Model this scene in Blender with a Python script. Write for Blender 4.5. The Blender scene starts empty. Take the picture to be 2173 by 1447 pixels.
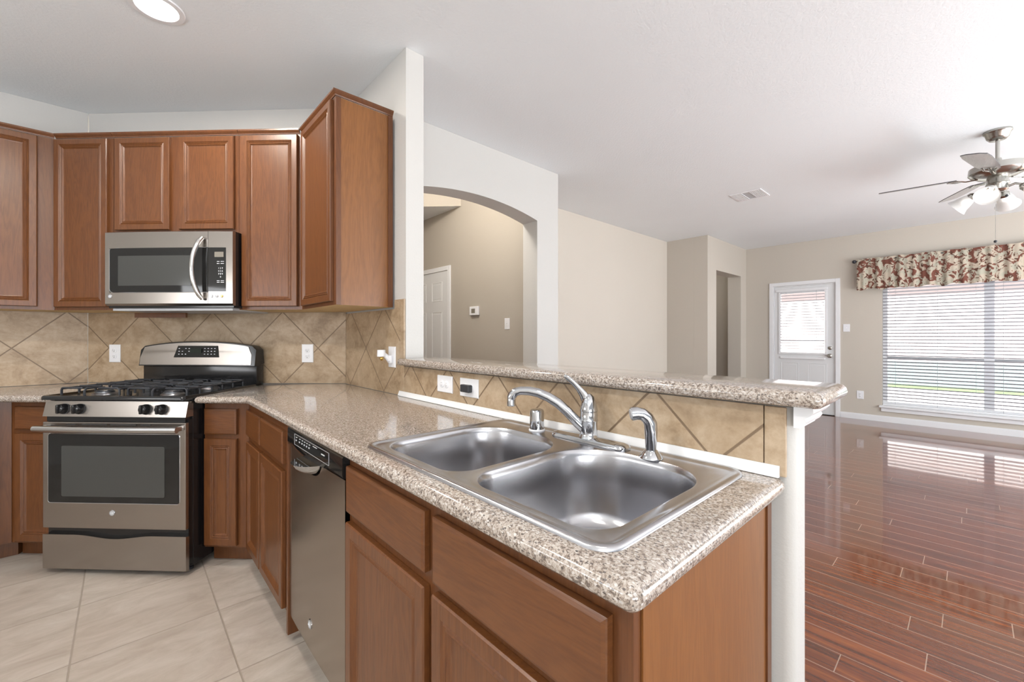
import bpy, bmesh, math, random
from mathutils import Vector, Matrix
random.seed(7)
SC = bpy.context.scene
COL = SC.collection
R2 = math.sqrt(2)

# ------------------------------------------------------------------ camera, light, exposure
cam_d = bpy.data.cameras.new('camera'); cam = bpy.data.objects.new('camera', cam_d); COL.objects.link(cam)
cam.location = (0, 0, 1.23); cam.rotation_euler = (math.pi/2, 0, math.radians(47.4-90))
cam_d.sensor_width = 36; cam_d.lens = 894.5/2173*36; cam_d.shift_y = -10.5/2173
cam_d.clip_start = 0.02; cam_d.clip_end = 200
SC.camera = cam
SC.view_settings.view_transform = 'Standard'; SC.view_settings.look = 'None'
SC.view_settings.gamma = 1; SC.view_settings.use_curve_mapping = False
SC.view_settings.exposure = 0.0
W = bpy.data.worlds.new('world'); SC.world = W; W.use_nodes = True
bgn = W.node_tree.nodes['Background']; bgn.inputs[0].default_value = (0.93, 0.96, 1, 1); bgn.inputs[1].default_value = 0.58
SC.cycles.use_denoising = True
SC.cycles.max_bounces = 8; SC.cycles.diffuse_bounces = 5; SC.cycles.glossy_bounces = 5
SC.cycles.sample_clamp_indirect = 6

def light(kind, name, loc, power, color=(1, 1, 1), size=0.2, target=None, rot=None, sy=None):
    l = bpy.data.lights.new(name, kind); l.energy = power; l.color = color
    if kind == 'AREA':
        l.size = size
        if sy: l.shape = 'RECTANGLE'; l.size_y = sy
        else: l.shape = 'DISK'
    elif kind in ('POINT', 'SPOT'): l.shadow_soft_size = size
    o = bpy.data.objects.new(name, l); COL.objects.link(o); o.location = loc
    if target is not None:
        o.rotation_euler = (Vector(target)-Vector(loc)).to_track_quat('-Z', 'Y').to_euler()
    if rot: o.rotation_euler = rot
    return o
WARM = (1, 0.93, 0.84)
sun = light('SUN', 'sun', (0, 0, 8), 34, (1, 0.97, 0.93), rot=(0, 0, 0))
sun.rotation_euler = Vector((0.75, 0.30, -0.95)).to_track_quat('-Z', 'Y').to_euler(); sun.data.angle = 0.02
# recessed cans of the kitchen ceiling (one is in the photo, the others are behind the camera)
for i, (x, y, p) in enumerate(((0.11, 2.53, 18), (-0.9, 1.6, 30), (0.1, 0.1, 6), (-1.0, -0.9, 12))):
    light('AREA', 'recessed_lamp', (x, y, 2.725), p, WARM, size=0.16)
light('POINT', 'foyer_lamp', (1.75, 3.2, 3.05), 62, WARM, size=0.12)
light('POINT', 'hall_lamp', (7.2, 3.6, 2.4), 5, WARM, size=0.1)
light('AREA', 'added_living_fill', (4.6, -2.9, 1.1), 240, (0.93, 0.97, 1), size=4.5, sy=1.8, target=(5.0, 0.4, 4.2))  # added fill lamp out of view, tilted up to brighten the living room ceiling
light('AREA', 'added_breakfast_fill', (-1.3, -2.9, 1.1), 130, (0.95, 0.97, 1), size=2.4, sy=1.6, target=(-0.9, -0.9, 4.0))  # added fill lamp behind the camera, aimed up; no window is modelled here

light('AREA', 'added_kitchen_fill', (-2.9, 1.9, 1.7), 38, (0.95, 0.97, 1), size=1.6, sy=1.0, target=(-0.4, 1.9, 3.6))  # another added, unseen fill, lifts the kitchen ceiling
light('AREA', 'added_outside_fill', (11.0, -0.2, 6.0), 160, (0.95, 0.98, 1), size=5, sy=3, target=(8.0, -0.2, 1.0))  # added area lamp above the patio, brightens the blind slats from outside

# ------------------------------------------------------------------ frames: local x = along the wall to the right, local y = into the wall
FR = {'L': 0.0, 'D': -math.pi/4, 'P': -math.pi/2}
def rotz(fr, p):
    a = FR[fr]; c, s = math.cos(a), math.sin(a)
    return Vector((p[0]*c-p[1]*s, p[0]*s+p[1]*c, p[2]))
BASE = {}
def thing(name, label, cat, base=(0, 0, 0), fr='L', group=None, kind=None):
    o = bpy.data.objects.new(name, None); COL.objects.link(o); o.empty_display_size = 0.1
    o.location = rotz(fr, base); o.rotation_euler = (0, 0, FR[fr])
    if label: o['label'] = label
    if cat: o['category'] = cat
    group = group or {'wall_cabinet': 'oak wall cabinets of the kitchen', 'base_cabinet': 'oak base cabinets of the kitchen',
                      'wall_outlet': 'white wall outlets', 'wall_switch': 'white wall switches'}.get(name)
    if group: o['group'] = group
    if kind: o['kind'] = kind
    BASE[o.name] = Vector(base)
    return o
def base_of(o):
    while o.parent: o = o.parent
    return BASE.get(o.name, Vector((0, 0, 0)))

class Marks:
    """small separate boxes, each its own object"""
    def __init__(s): s.b = []
    def box(s, *a): s.b.append(a); return s
    def build(s, name, mat, parent):
        for a in s.b: MB().box(*a).build(name, mat, parent)
class MB:
    def __init__(s): s.bm = bmesh.new()
    def _v(s, co): return [s.bm.verts.new(c) for c in co]
    def box(s, x0, x1, y0, y1, z0, z1, bev=0, seg=2):
        if x0 > x1: x0, x1 = x1, x0
        if y0 > y1: y0, y1 = y1, y0
        if z0 > z1: z0, z1 = z1, z0
        v = s._v([(x, y, z) for x in (x0, x1) for y in (y0, y1) for z in (z0, z1)])
        f = [(0, 1, 3, 2), (4, 6, 7, 5), (0, 4, 5, 1), (2, 3, 7, 6), (0, 2, 6, 4), (1, 5, 7, 3)]
        fs = [s.bm.faces.new([v[i] for i in q]) for q in f]
        if bev > 0:
            es = list({e for q in fs for e in q.edges})
            bmesh.ops.bevel(s.bm, geom=es, offset=min(bev, 0.49*min(x1-x0, y1-y0, z1-z0)), segments=seg, affect='EDGES', profile=0.5)
        return s
    def prism(s, poly, a0, a1, axis='z'):
        def P(u, v, w): return {'z': (u, v, w), 'y': (u, w, v), 'x': (w, u, v)}[axis]
        A = s._v([P(u, v, a0) for u, v in poly]); B = s._v([P(u, v, a1) for u, v in poly])
        n = len(poly)
        s.bm.faces.new(A[::-1]); s.bm.faces.new(B)
        for i in range(n): s.bm.faces.new([A[i], A[(i+1) % n], B[(i+1) % n], B[i]])
        return s
    def rings(s, rings, cap0=True, cap1=True, closed=True):
        R = [s._v(r) for r in rings]
        n = len(R[0])
        for a, b in zip(R[:-1], R[1:]):
            for i in range(n if closed else n-1):
                s.bm.faces.new([a[i], a[(i+1) % n], b[(i+1) % n], b[i]])
        if cap0: s.bm.faces.new(R[0][::-1])
        if cap1: s.bm.faces.new(R[-1])
        return s
    def lathe(s, c, prof, seg=24, axis=(0, 0, 1), cap=True):
        q = Vector((0, 0, 1)).rotation_difference(Vector(axis).normalized())
        c = Vector(c)
        rs = [[c + q @ Vector((r*math.cos(t), r*math.sin(t), z)) for t in [2*math.pi*i/seg for i in range(seg)]] for r, z in prof]
        return s.rings(rs, cap, cap)
    def tube(s, pts, r, seg=10, cap=True, flat=1.0):
        pts = [Vector(p) for p in pts]; n = len(pts)
        rr = r if isinstance(r, (list, tuple)) else [r]*n
        rs = []; up = None
        for i, p in enumerate(pts):
            d = (pts[min(i+1, n-1)]-pts[max(i-1, 0)]).normalized()
            if up is None:
                up = Vector((0, 0, 1)) if abs(d.z) < .9 else Vector((1, 0, 0))
            a = d.cross(up).normalized(); b = a.cross(d).normalized(); up = b
            rs.append([p + a*rr[i]*math.cos(t) + b*rr[i]*flat*math.sin(t) for t in [2*math.pi*k/seg for k in range(seg)]])
        return s.rings(rs, cap, cap)
    def rectloft(s, x0, x1, z0, z1, prof, y):
        """prof: (inset, depth) outwards; face toward -y, y = back plane"""
        rs = [[(x0+i, y-d, z0+i), (x1-i, y-d, z0+i), (x1-i, y-d, z1-i), (x0+i, y-d, z1-i)] for i, d in prof]
        return s.rings(rs)
    def sphere(s, c, r, seg=16, sc=(1, 1, 1)):
        m = Matrix.Translation(c) @ Matrix.Diagonal((*[r*k for k in sc], 1))
        bmesh.ops.create_uvsphere(s.bm, u_segments=seg, v_segments=seg//2, radius=1, matrix=m); return s
    def build(s, name, mat, parent=None, fr='L', smooth=False, kind=None, label=None, cat=None, group=None, base=None, auto=0):
        bmesh.ops.recalc_face_normals(s.bm, faces=s.bm.faces)
        b = base_of(parent) if parent else Vector(base or (0, 0, 0))
        bmesh.ops.translate(s.bm, verts=s.bm.verts, vec=-b)
        me = bpy.data.meshes.new(name); s.bm.to_mesh(me); s.bm.free()
        if smooth:
            me.polygons.foreach_set('use_smooth', [True]*len(me.polygons))
            me.update()
            try: me.set_sharp_from_angle(angle=math.radians(38))
            except Exception: pass
        o = bpy.data.objects.new(name, me); COL.objects.link(o)
        for m in (mat if isinstance(mat, (list, tuple)) else [mat]): me.materials.append(m)
        if parent: o.parent = parent
        else:
            o.location = rotz(fr, b); o.rotation_euler = (0, 0, FR[fr]); BASE[o.name] = b
        if kind: o['kind'] = kind
        if label: o['label'] = label
        if cat: o['category'] = cat
        if group: o['group'] = group
        return o

def text(parent, s, size, loc, mat, name='lettering', align='CENTER', depth=0.0004, normal_up=None):
    """text facing local -y"""
    cu = bpy.data.curves.new('t', 'FONT'); cu.body = s; cu.size = size; cu.extrude = depth; cu.align_x = align; cu.align_y = 'CENTER'
    cu.resolution_u = 2
    o = bpy.data.objects.new('t', cu); COL.objects.link(o)
    dg = bpy.context.evaluated_depsgraph_get(); me = bpy.data.meshes.new_from_object(o.evaluated_get(dg))
    bpy.data.objects.remove(o); bpy.data.curves.remove(cu)
    me.transform(Matrix.Translation(Vector(loc)-base_of(parent)) @ Matrix.Rotation(math.pi/2, 4, 'X'))
    me.materials.clear(); me.materials.append(mat); me.name = name
    t = bpy.data.objects.new(name, me); COL.objects.link(t); t.parent = parent
    return t

# ------------------------------------------------------------------ materials
class N:
    def __init__(s, name):
        s.m = bpy.data.materials.new(name); s.m.use_nodes = True; s.t = s.m.node_tree
        s.p = s.t.nodes['Principled BSDF']; s.out = s.t.nodes['Material Output']
    def n(s, ty, ins=None, **kw):
        x = s.t.nodes.new(ty)
        for k, v in kw.items(): setattr(x, k, v)
        for k, v in (ins or {}).items(): s.set(x, k, v)
        return x
    def set(s, x, k, v):
        if isinstance(v, bpy.types.NodeSocket): s.t.links.new(v, x.inputs[k])
        elif isinstance(v, bpy.types.Node): s.t.links.new(v.outputs[0], x.inputs[k])
        else: x.inputs[k].default_value = v
    def P(s, **kw):
        for k, v in kw.items():
            k = k.replace('_', ' ')
            if isinstance(v, tuple) and len(v) == 3: v = (*v, 1)
            s.set(s.p, k, v)
        return s
    def math(s, op, a, b=0.0, c=None):
        x = s.n('ShaderNodeMath', operation=op); s.set(x, 0, a); s.set(x, 1, b)
        if c is not None: s.set(x, 2, c)
        return x.outputs[0]
    def ramp(s, fac, stops, interp='LINEAR'):
        x = s.n('ShaderNodeValToRGB'); s.set(x, 0, fac); r = x.color_ramp; r.interpolation = interp
        while len(r.elements) < len(stops): r.elements.new(0.5)
        for e, (p, c) in zip(r.elements, stops):
            e.position = p; e.color = (*c, 1) if len(c) == 3 else c
        return x.outputs[0]
    def mix(s, f, a, b, mode='MIX'):
        x = s.n('ShaderNodeMix', data_type='RGBA', blend_type=mode)
        s.set(x, 0, f)
        for k, v in ((6, a), (7, b)):
            if isinstance(v, tuple) and len(v) == 3: v = (*v, 1)
            s.set(x, k, v)
        return x.outputs[2]
    def obj(s): return s.n('ShaderNodeTexCoord').outputs['Object']
    def map(s, v, scale=(1, 1, 1), loc=(0, 0, 0), rot=(0, 0, 0)):
        x = s.n('ShaderNodeMapping'); s.set(x, 0, v); x.inputs['Scale'].default_value = scale
        x.inputs['Location'].default_value = loc; x.inputs['Rotation'].default_value = rot; return x.outputs[0]
    def noise(s, v, scale, detail=3, rough=0.5, dist=0.0):
        x = s.n('ShaderNodeTexNoise'); s.set(x, 'Vector', v); x.inputs['Scale'].default_value = scale
        x.inputs['Detail'].default_value = detail; x.inputs['Roughness'].default_value = rough
        x.inputs['Distortion'].default_value = dist; return x.outputs[0]
    def bump(s, h, strength=0.2, dist=0.002):
        x = s.n('ShaderNodeBump'); s.set(x, 'Height', h); x.inputs['Strength'].default_value = strength
        x.inputs['Distance'].default_value = dist; s.t.links.new(x.outputs[0], s.p.inputs['Normal']); return s

def plain(name, col, rough=0.5, metal=0.0, **kw):
    n = N(name); n.P(Base_Color=col, Roughness=rough, Metallic=metal, **kw)
    # a trace of unevenness so the surface is procedural, not flat
    v = n.noise(n.obj(), 35, 3)
    n.P(Roughness=n.math('ADD', rough-0.03, n.math('MULTIPLY', v, 0.06)))
    return n.m
def paint(name, col, bump=0.25, scale=110, rough=0.65):
    n = N(name); o = n.obj(); h = n.noise(o, scale, 4, 0.6)
    big = n.noise(o, 1.3, 2)
    c = n.mix(big, tuple(x*0.97 for x in col), tuple(min(1, x*1.02) for x in col))
    n.P(Base_Color=c, Roughness=rough); n.bump(h, bump, 0.004); return n.m
def wood(name, cd, cl, grain='z', rough=0.36, strength=0.12, coat=0.15):
    n = N(name); o = n.obj(); rnd = n.n('ShaderNodeObjectInfo').outputs['Random']
    ad = n.n('ShaderNodeVectorMath', operation='ADD'); n.set(ad, 0, o)
    cb = n.n('ShaderNodeCombineXYZ'); [n.set(cb, i, n.math('MULTIPLY', rnd, 7.3+i)) for i in range(3)]
    n.set(ad, 1, cb.outputs[0]); v = ad.outputs[0]
    sc = {'z': (1, 1, 0.10), 'x': (0.10, 1, 1), 'y': (1, 0.1, 1)}[grain]
    m = n.map(v, sc)
    w = n.noise(n.map(v, tuple(k*1.0 for k in sc)), 9, 4, 0.6, 1.2)
    g = n.math('FRACT', n.math('MULTIPLY', w, 9.0))
    g = n.math('ABSOLUTE', n.math('SUBTRACT', g, 0.5))
    fine = n.noise(m, 190, 3, 0.6)
    f = n.math('ADD', n.math('MULTIPLY', g, 0.55), n.math('MULTIPLY', fine, 0.62))
    c = n.ramp(f, [(0.08, cd), (0.60, cl)])
    c = n.mix(n.math('MULTIPLY', n.noise(v, 3, 2), 0.35), c, cd)
    n.P(Base_Color=c, Roughness=rough, Coat_Weight=coat, Coat_Roughness=0.22); n.bump(f, strength, 0.003); return n.m

WALL_W = paint('wall_paint_white', (0.60, 0.592, 0.57))
WALL_B = paint('wall_paint_beige', (0.57, 0.525, 0.46))
WALL_C = paint('wall_paint_cream', (0.65, 0.60, 0.53))
WALL_F = paint('wall_paint_taupe', (0.45, 0.41, 0.355))
CEIL = paint('ceiling_paint', (0.83, 0.872, 0.90), bump=0.45, scale=70)
TRIM = plain('trim_white', (0.82, 0.83, 0.85), 0.35)
PLASTIC = plain('white_plastic', (0.84, 0.85, 0.88), 0.3)
PLASTIC_G = plain('grey_plastic', (0.45, 0.46, 0.48), 0.4)
DARK = plain('dark_slot', (0.03, 0.03, 0.03), 0.6)
OAK = wood('oak_cabinet', (0.088, 0.028, 0.008), (0.165, 0.060, 0.017))
OAKH = wood('oak_cabinet_horizontal', (0.088, 0.028, 0.008), (0.165, 0.060, 0.017), grain='x')
OAKD = wood('oak_frame', (0.085, 0.027, 0.008), (0.15, 0.053, 0.015))
LAM = wood('wood_laminate_side', (0.17, 0.062, 0.014), (0.25, 0.098, 0.025), strength=0.03, rough=0.38)
RAW = wood('raw_wood_underside', (0.50, 0.33, 0.14), (0.68, 0.50, 0.25), grain='x', strength=0.05, rough=0.6, coat=0)
CHROME = plain('chrome', (0.60, 0.61, 0.63), 0.07, 1.0)
NICKEL = plain('brushed_nickel', (0.42, 0.41, 0.38), 0.26, 1.0)
BLACK = plain('black_enamel', (0.012, 0.012, 0.013), 0.16)
BLACKM = plain('black_iron', (0.03, 0.033, 0.04), 0.38)
GLASSB = plain('black_glass', (0.012, 0.012, 0.012), 0.05)
WINB = plain('oven_window_glass', (0.055, 0.057, 0.055), 0.12)
LCD = plain('display_screen', (0.20, 0.18, 0.15), 0.3)
LCDG = plain('display_screen_dark', (0.012, 0.02, 0.015), 0.1)
WHITEP = plain('white_print', (0.75, 0.77, 0.8), 0.4)
BRASS = plain('brass', (0.75, 0.5, 0.15), 0.2, 1.0)
GROUT = plain('caulk_white', (0.84, 0.85, 0.86), 0.35)

def steel(name, col, rough, axis):
    n = N(name); o = n.obj(); sc = {'x': (0.02, 1, 1), 'z': (1, 1, 0.02), 'y': (1, .02, 1)}[axis]
    g = n.noise(n.map(o, sc), 420, 3, 0.7)
    sm = n.noise(n.map(o, (1, 1, 1)), 5, 2, 0.5, 0.3)
    c = n.mix(g, tuple(x*0.92 for x in col), tuple(x*1.06 for x in col))
    c = n.mix(n.math('MULTIPLY', sm, 0.12), c, tuple(x*0.8 for x in col))
    n.P(Base_Color=c, Metallic=1.0, Roughness=n.math('ADD', rough-0.05, n.math('MULTIPLY', sm, 0.06)), Anisotropic=0.5)
    n.bump(g, 0.05, 0.001); return n.m
STEEL = steel('brushed_steel', (0.43, 0.39, 0.355), 0.27, 'x')
STEELV = steel('brushed_steel_vertical', (0.46, 0.40, 0.345), 0.24, 'z')
SINK = steel('sink_steel', (0.54, 0.54, 0.56), 0.26, 'y')

def granite():
    n = N('speckled_granite_laminate'); o = n.obj()
    a = n.noise(n.map(o, (1, 1.0, 1)), 150, 4, 0.72, 0.6)
    b = n.noise(n.map(o, (1, 1, 1), (3, 5, 1)), 230, 3, 0.6, 0.5)
    c = n.noise(n.map(o, (1, 1, 1), (9, 2, 4)), 40, 4, 0.6)
    col = n.ramp(a, [(0.38, (0.11, 0.085, 0.07)), (0.45, (0.29, 0.235, 0.195)), (0.52, (0.44, 0.385, 0.335)), (0.66, (0.60, 0.56, 0.52))])
    dk = n.ramp(b, [(0.36, (1, 1, 1)), (0.41, (0, 0, 0))])
    col = n.mix(dk, col, (0.075, 0.06, 0.055))
    vo = n.n('ShaderNodeTexVoronoi'); n.set(vo, 'Vector', n.map(o, (1, 0.6, 1), (0, 0, 0), (0, 0, 0.5))); vo.inputs['Scale'].default_value = 250
    cr = n.n('ShaderNodeSeparateXYZ'); n.set(cr, 0, vo.outputs['Color'])
    fl = n.math('MULTIPLY', n.math('GREATER_THAN', cr.outputs[0], 0.80), n.math('LESS_THAN', vo.outputs['Distance'], 0.42))
    col = n.mix(n.math('MULTIPLY', fl, 0.85), col, (0.045, 0.038, 0.04))
    fl2 = n.math('MULTIPLY', n.math('LESS_THAN', cr.outputs[1], 0.14), n.math('LESS_THAN', vo.outputs['Distance'], 0.5))
    col = n.mix(n.math('MULTIPLY', fl2, 0.6), col, (0.78, 0.76, 0.74))
    col = n.mix(n.math('MULTIPLY', c, 0.30), col, (0.38, 0.32, 0.27))
    n.P(Base_Color=col, Roughness=0.12, Coat_Weight=0.6, Coat_Roughness=0.05); return n.m
GRAN = granite()

def tile(name, P, c1, c2, off=0.0, tint=(1, 1, 1)):
    """diagonal square tiles in object x/z; grout where x-z = c1+kP or x+z = c2+kP"""
    n = N(name); o = n.obj(); sp = n.n('ShaderNodeSeparateXYZ'); n.set(sp, 0, o)
    x, z = sp.outputs[0], sp.outputs[2]
    a = n.math('DIVIDE', n.math('SUBTRACT', n.math('SUBTRACT', x, z), c1), P)
    b = n.math('DIVIDE', n.math('SUBTRACT', n.math('ADD', x, z), c2), P)
    def edge(u):
        f = n.math('FRACT', n.math('ADD', u, 100.0)); return n.math('MINIMUM', f, n.math('SUBTRACT', 1.0, f))
    e = n.math('MULTIPLY', n.math('MINIMUM', edge(a), edge(b)), P*0.7071)
    e = n.math('ADD', e, n.math('MULTIPLY', n.math('SUBTRACT', n.noise(o, 60, 2), 0.5), 0.0012))
    gm = n.n('ShaderNodeMapRange'); n.set(gm, 0, e); gm.inputs[1].default_value = 0.0022; gm.inputs[2].default_value = 0.0040
    g = gm.outputs[0]
    idv = n.n('ShaderNodeCombineXYZ'); n.set(idv, 0, n.math('FLOOR', n.math('ADD', a, 100.0))); n.set(idv, 1, n.math('FLOOR', n.math('ADD', b, 100.0)))
    wn = n.n('ShaderNodeTexWhiteNoise'); n.set(wn, 'Vector', idv.outputs[0])
    cl = n.noise(n.map(o, (1, 1, 1.3)), 7, 6, 0.68, 0.4); fn = n.noise(o, 55, 4, 0.7)
    f = n.math('ADD', n.math('MULTIPLY', cl, 0.85), n.math('MULTIPLY', fn, 0.25))
    c = n.ramp(f, [(0.40, (0.27, 0.185, 0.11)), (0.52, (0.40, 0.295, 0.19)), (0.70, (0.53, 0.42, 0.30))])
    c = n.mix(n.math('MULTIPLY', wn.outputs[0], 0.38), c, (0.36, 0.265, 0.17))
    c = n.mix(g, (0.19, 0.13, 0.08), c)
    if tint != (1, 1, 1): c = n.mix(1.0, c, tint, 'MULTIPLY')
    n.P(Base_Color=c, Roughness=0.42); n.bump(n.math('ADD', g, n.math('MULTIPLY', fn, 0.15)), 0.5, 0.0015); return n.m
TILE_D = tile('backsplash_tile_diagonal', 0.481, -2.55, -0.250)
TILE_L = tile('backsplash_tile_left', 0.477, -1.195, 0.635)
TILE_S = tile('backsplash_tile_stub', 0.475, -3.630, -1.315)       # object x = -y
TILE_P = tile('backsplash_tile_peninsula', 0.334, -2.682, -0.844)

def floor_tile():
    n = N('floor_tile'); o = n.obj(); sp = n.n('ShaderNodeSeparateXYZ'); n.set(sp, 0, o)
    a = n.math('DIVIDE', n.math('ADD', sp.outputs[0], 0.150), 0.463); b = n.math('DIVIDE', n.math('SUBTRACT', sp.outputs[1], 2.280), 0.462)
    def edge(u):
        f = n.math('FRACT', n.math('ADD', u, 100.0)); return n.math('MINIMUM', f, n.math('SUBTRACT', 1.0, f))
    e = n.math('MULTIPLY', n.math('MINIMUM', edge(a), edge(b)), 0.46)
    e = n.math('ADD', e, n.math('MULTIPLY', n.math('SUBTRACT', n.noise(o, 30, 3), 0.5), 0.002))
    gm = n.n('ShaderNodeMapRange'); n.set(gm, 0, e); gm.inputs[1].default_value = 0.0015; gm.inputs[2].default_value = 0.0045
    idv = n.n('ShaderNodeCombineXYZ'); n.set(idv, 0, n.math('FLOOR', n.math('ADD', a, 100.0))); n.set(idv, 1, n.math('FLOOR', n.math('ADD', b, 100.0)))
    wn = n.n('ShaderNodeTexWhiteNoise'); n.set(wn, 'Vector', idv.outputs[0])
    sh = n.n('ShaderNodeVectorMath', operation='ADD'); n.set(sh, 0, n.map(o, (1, 2.4, 1), (0, 0, 0), (0, 0, 0.5))); n.set(sh, 1, wn.outputs[1])
    cl = n.noise(sh.outputs[0], 4.5, 7, 0.66, 0.5)
    c = n.ramp(cl, [(0.33, (0.33, 0.28, 0.235)), (0.5, (0.41, 0.36, 0.31)), (0.68, (0.49, 0.45, 0.40))])
    c = n.mix(n.math('MULTIPLY', wn.outputs[0], 0.2), c, (0.42, 0.35, 0.285))
    c = n.mix(gm.outputs[0], (0.30, 0.255, 0.205), c)
    n.P(Base_Color=c, Roughness=0.42); n.bump(n.math('ADD', gm.outputs[0], n.math('MULTIPLY', cl, 0.9)), 0.35, 0.004); return n.m
FTILE = floor_tile()

def floor_wood():
    n = N('floor_planks'); o = n.obj(); sp = n.n('ShaderNodeSeparateXYZ'); n.set(sp, 0, o)
    Wd = 0.1258
    a = n.math('DIVIDE', n.math('SUBTRACT', sp.outputs[0], 1.912), Wd); row = n.math('FLOOR', n.math('ADD', a, 100.0))
    w1 = n.n('ShaderNodeTexWhiteNoise', noise_dimensions='1D'); n.set(w1, 'W', row)
    b = n.math('ADD', n.math('DIVIDE', sp.outputs[1], 1.15), n.math('MULTIPLY', w1.outputs[0], 5.0))
    def edge(u, k):
        f = n.math('FRACT', n.math('ADD', u, 100.0)); return n.math('MULTIPLY', n.math('MINIMUM', f, n.math('SUBTRACT', 1.0, f)), k)
    ea = edge(a, Wd); eb = edge(b, 1.15); e = n.math('MINIMUM', ea, eb)
    gm = n.n('ShaderNodeMapRange'); n.set(gm, 0, e); gm.inputs[1].default_value = 0.0010; gm.inputs[2].default_value = 0.0022
    idv = n.n('ShaderNodeCombineXYZ'); n.set(idv, 0, row); n.set(idv, 1, n.math('FLOOR', n.math('ADD', b, 100.0)))
    wn = n.n('ShaderNodeTexWhiteNoise'); n.set(wn, 'Vector', idv.outputs[0])
    sh = n.n('ShaderNodeVectorMath', operation='MULTIPLY_ADD'); n.set(sh, 0, wn.outputs[1]); n.set(sh, 1, (3, 3, 3)); n.set(sh, 2, n.map(o, (1, 0.05, 1)))
    g = n.noise(sh.outputs[0], 26, 5, 0.65, 1.0); fine = n.noise(sh.outputs[0], 120, 3, 0.6)
    f = n.math('ADD', n.math('MULTIPLY', g, 0.8), n.math('MULTIPLY', fine, 0.22))
    c = n.ramp(f, [(0.34, (0.04, 0.009, 0.002)), (0.52, (0.19, 0.043, 0.008)), (0.70, (0.36, 0.10, 0.020))])
    c = n.mix(n.math('MULTIPLY', wn.outputs[0], 0.5), c, (0.10, 0.026, 0.008))
    c = n.mix(gm.outputs[0], (0.42, 0.29, 0.21), c)  # pale joint colour paints in the highlights on the plank bevels
    n.P(Base_Color=c, Roughness=0.25, Specular_IOR_Level=0.3, Coat_Weight=0.9, Coat_Roughness=0.05, Coat_IOR=1.55)
    n.bump(n.math('ADD', n.math('MULTIPLY', gm.outputs[0], 0.5), n.math('MULTIPLY', w1.outputs[0], 0.0)), 0.25, 0.001); return n.m
FWOOD = floor_wood()

def emis(name, col, s):
    n = N(name); n.P(Base_Color=col, Emission_Color=col, Emission_Strength=s); return n.m
LAMP = emis('lamp_lens', (1, 0.97, 0.92), 6)
BULB = emis('lamp_bulb', (1, 0.96, 0.9), 14)
def frosted():
    n = N('frosted_glass_shade'); o = n.obj()
    n.P(Base_Color=(0.93, 0.93, 0.92), Roughness=0.35, Transmission_Weight=0.35, Subsurface_Weight=0.0)
    n.bump(n.noise(o, 200, 2), 0.1, 0.001); return n.m
FROST = frosted()
def clear():
    n = N('window_glass')
    tr = n.n('ShaderNodeBsdfTransparent'); gl = n.n('ShaderNodeBsdfGlossy'); gl.inputs['Roughness'].default_value = 0.02
    mx = n.n('ShaderNodeMixShader'); fr = n.n('ShaderNodeFresnel')
    n.set(mx, 0, n.math('MULTIPLY', fr, 0.5)); n.set(mx, 1, tr.outputs[0]); n.set(mx, 2, gl.outputs[0])
    n.t.links.new(mx.outputs[0], n.out.inputs['Surface']); return n.m
CLEAR = clear()
def slatmat():
    n = N('blind_slat_white'); o = n.obj()
    n.P(Base_Color=(0.50, 0.50, 0.55), Roughness=0.45)
    tl = n.n('ShaderNodeBsdfTranslucent'); tl.inputs[0].default_value = (0.9, 0.88, 0.9, 1)
    mx = n.n('ShaderNodeMixShader'); n.set(mx, 0, 0.08); n.set(mx, 1, n.p.outputs[0]); n.set(mx, 2, tl.outputs[0])
    n.t.links.new(mx.outputs[0], n.out.inputs['Surface']); return n.m
SLAT = slatmat()
def floral():
    n = N('floral_valance_fabric'); o = n.obj()
    a = n.noise(n.map(o, (1, 1, 1)), 9.5, 3, 0.5, 1.8); b = n.noise(n.map(o, (1, 1, 1), (4, 1, 7)), 13, 3, 0.5, 2.2)
    d = n.noise(n.map(o, (1, 1, 1), (1, 8, 2)), 9, 2, 0.5, 1.0)
    base = n.mix(n.ramp(d, [(0.45, (0, 0, 0)), (0.55, (1, 1, 1))]), (0.50, 0.43, 0.34), (0.42, 0.40, 0.32))
    c = n.mix(n.ramp(a, [(0.52, (0, 0, 0)), (0.56, (1, 1, 1))]), base, (0.17, 0.058, 0.038))
    c = n.mix(n.ramp(b, [(0.60, (0, 0, 0)), (0.63, (1, 1, 1))]), c, (0.09, 0.035, 0.02))
    n.P(Base_Color=c, Roughness=0.85, Sheen_Weight=0.1)
    n.bump(n.noise(o, 300, 2), 0.2, 0.001); return n.m
FLORAL = floral()

# ------------------------------------------------------------------ setting
def struct(name, mb, mat, fr='L', smooth=False): return mb.build(name, mat, fr=fr, kind='structure', smooth=smooth)
CH = 2.743
struct('floor', MB().box(-3, 1.13, -3, 4.2, -0.12, 0), FTILE)
struct('floor_living', MB().prism([(1.131, -3), (8.14, -3), (8.14, 4.3), (2.9, 4.3), (2.9, 6.1), (1.131, 6.1)], -0.12, 0), FWOOD)
struct('ceiling', MB().prism([(-3, -3), (8.14, -3), (8.14, 4.3), (2.94, 4.3), (2.94, 2.70), (1.14, 2.70), (1.14, 4.2), (-3, 4.2)], CH, CH+0.15), CEIL)
struct('ceiling_foyer', MB().box(1.1, 3.0, 2.7, 6.2, 3.35, 3.45), CEIL)
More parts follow.
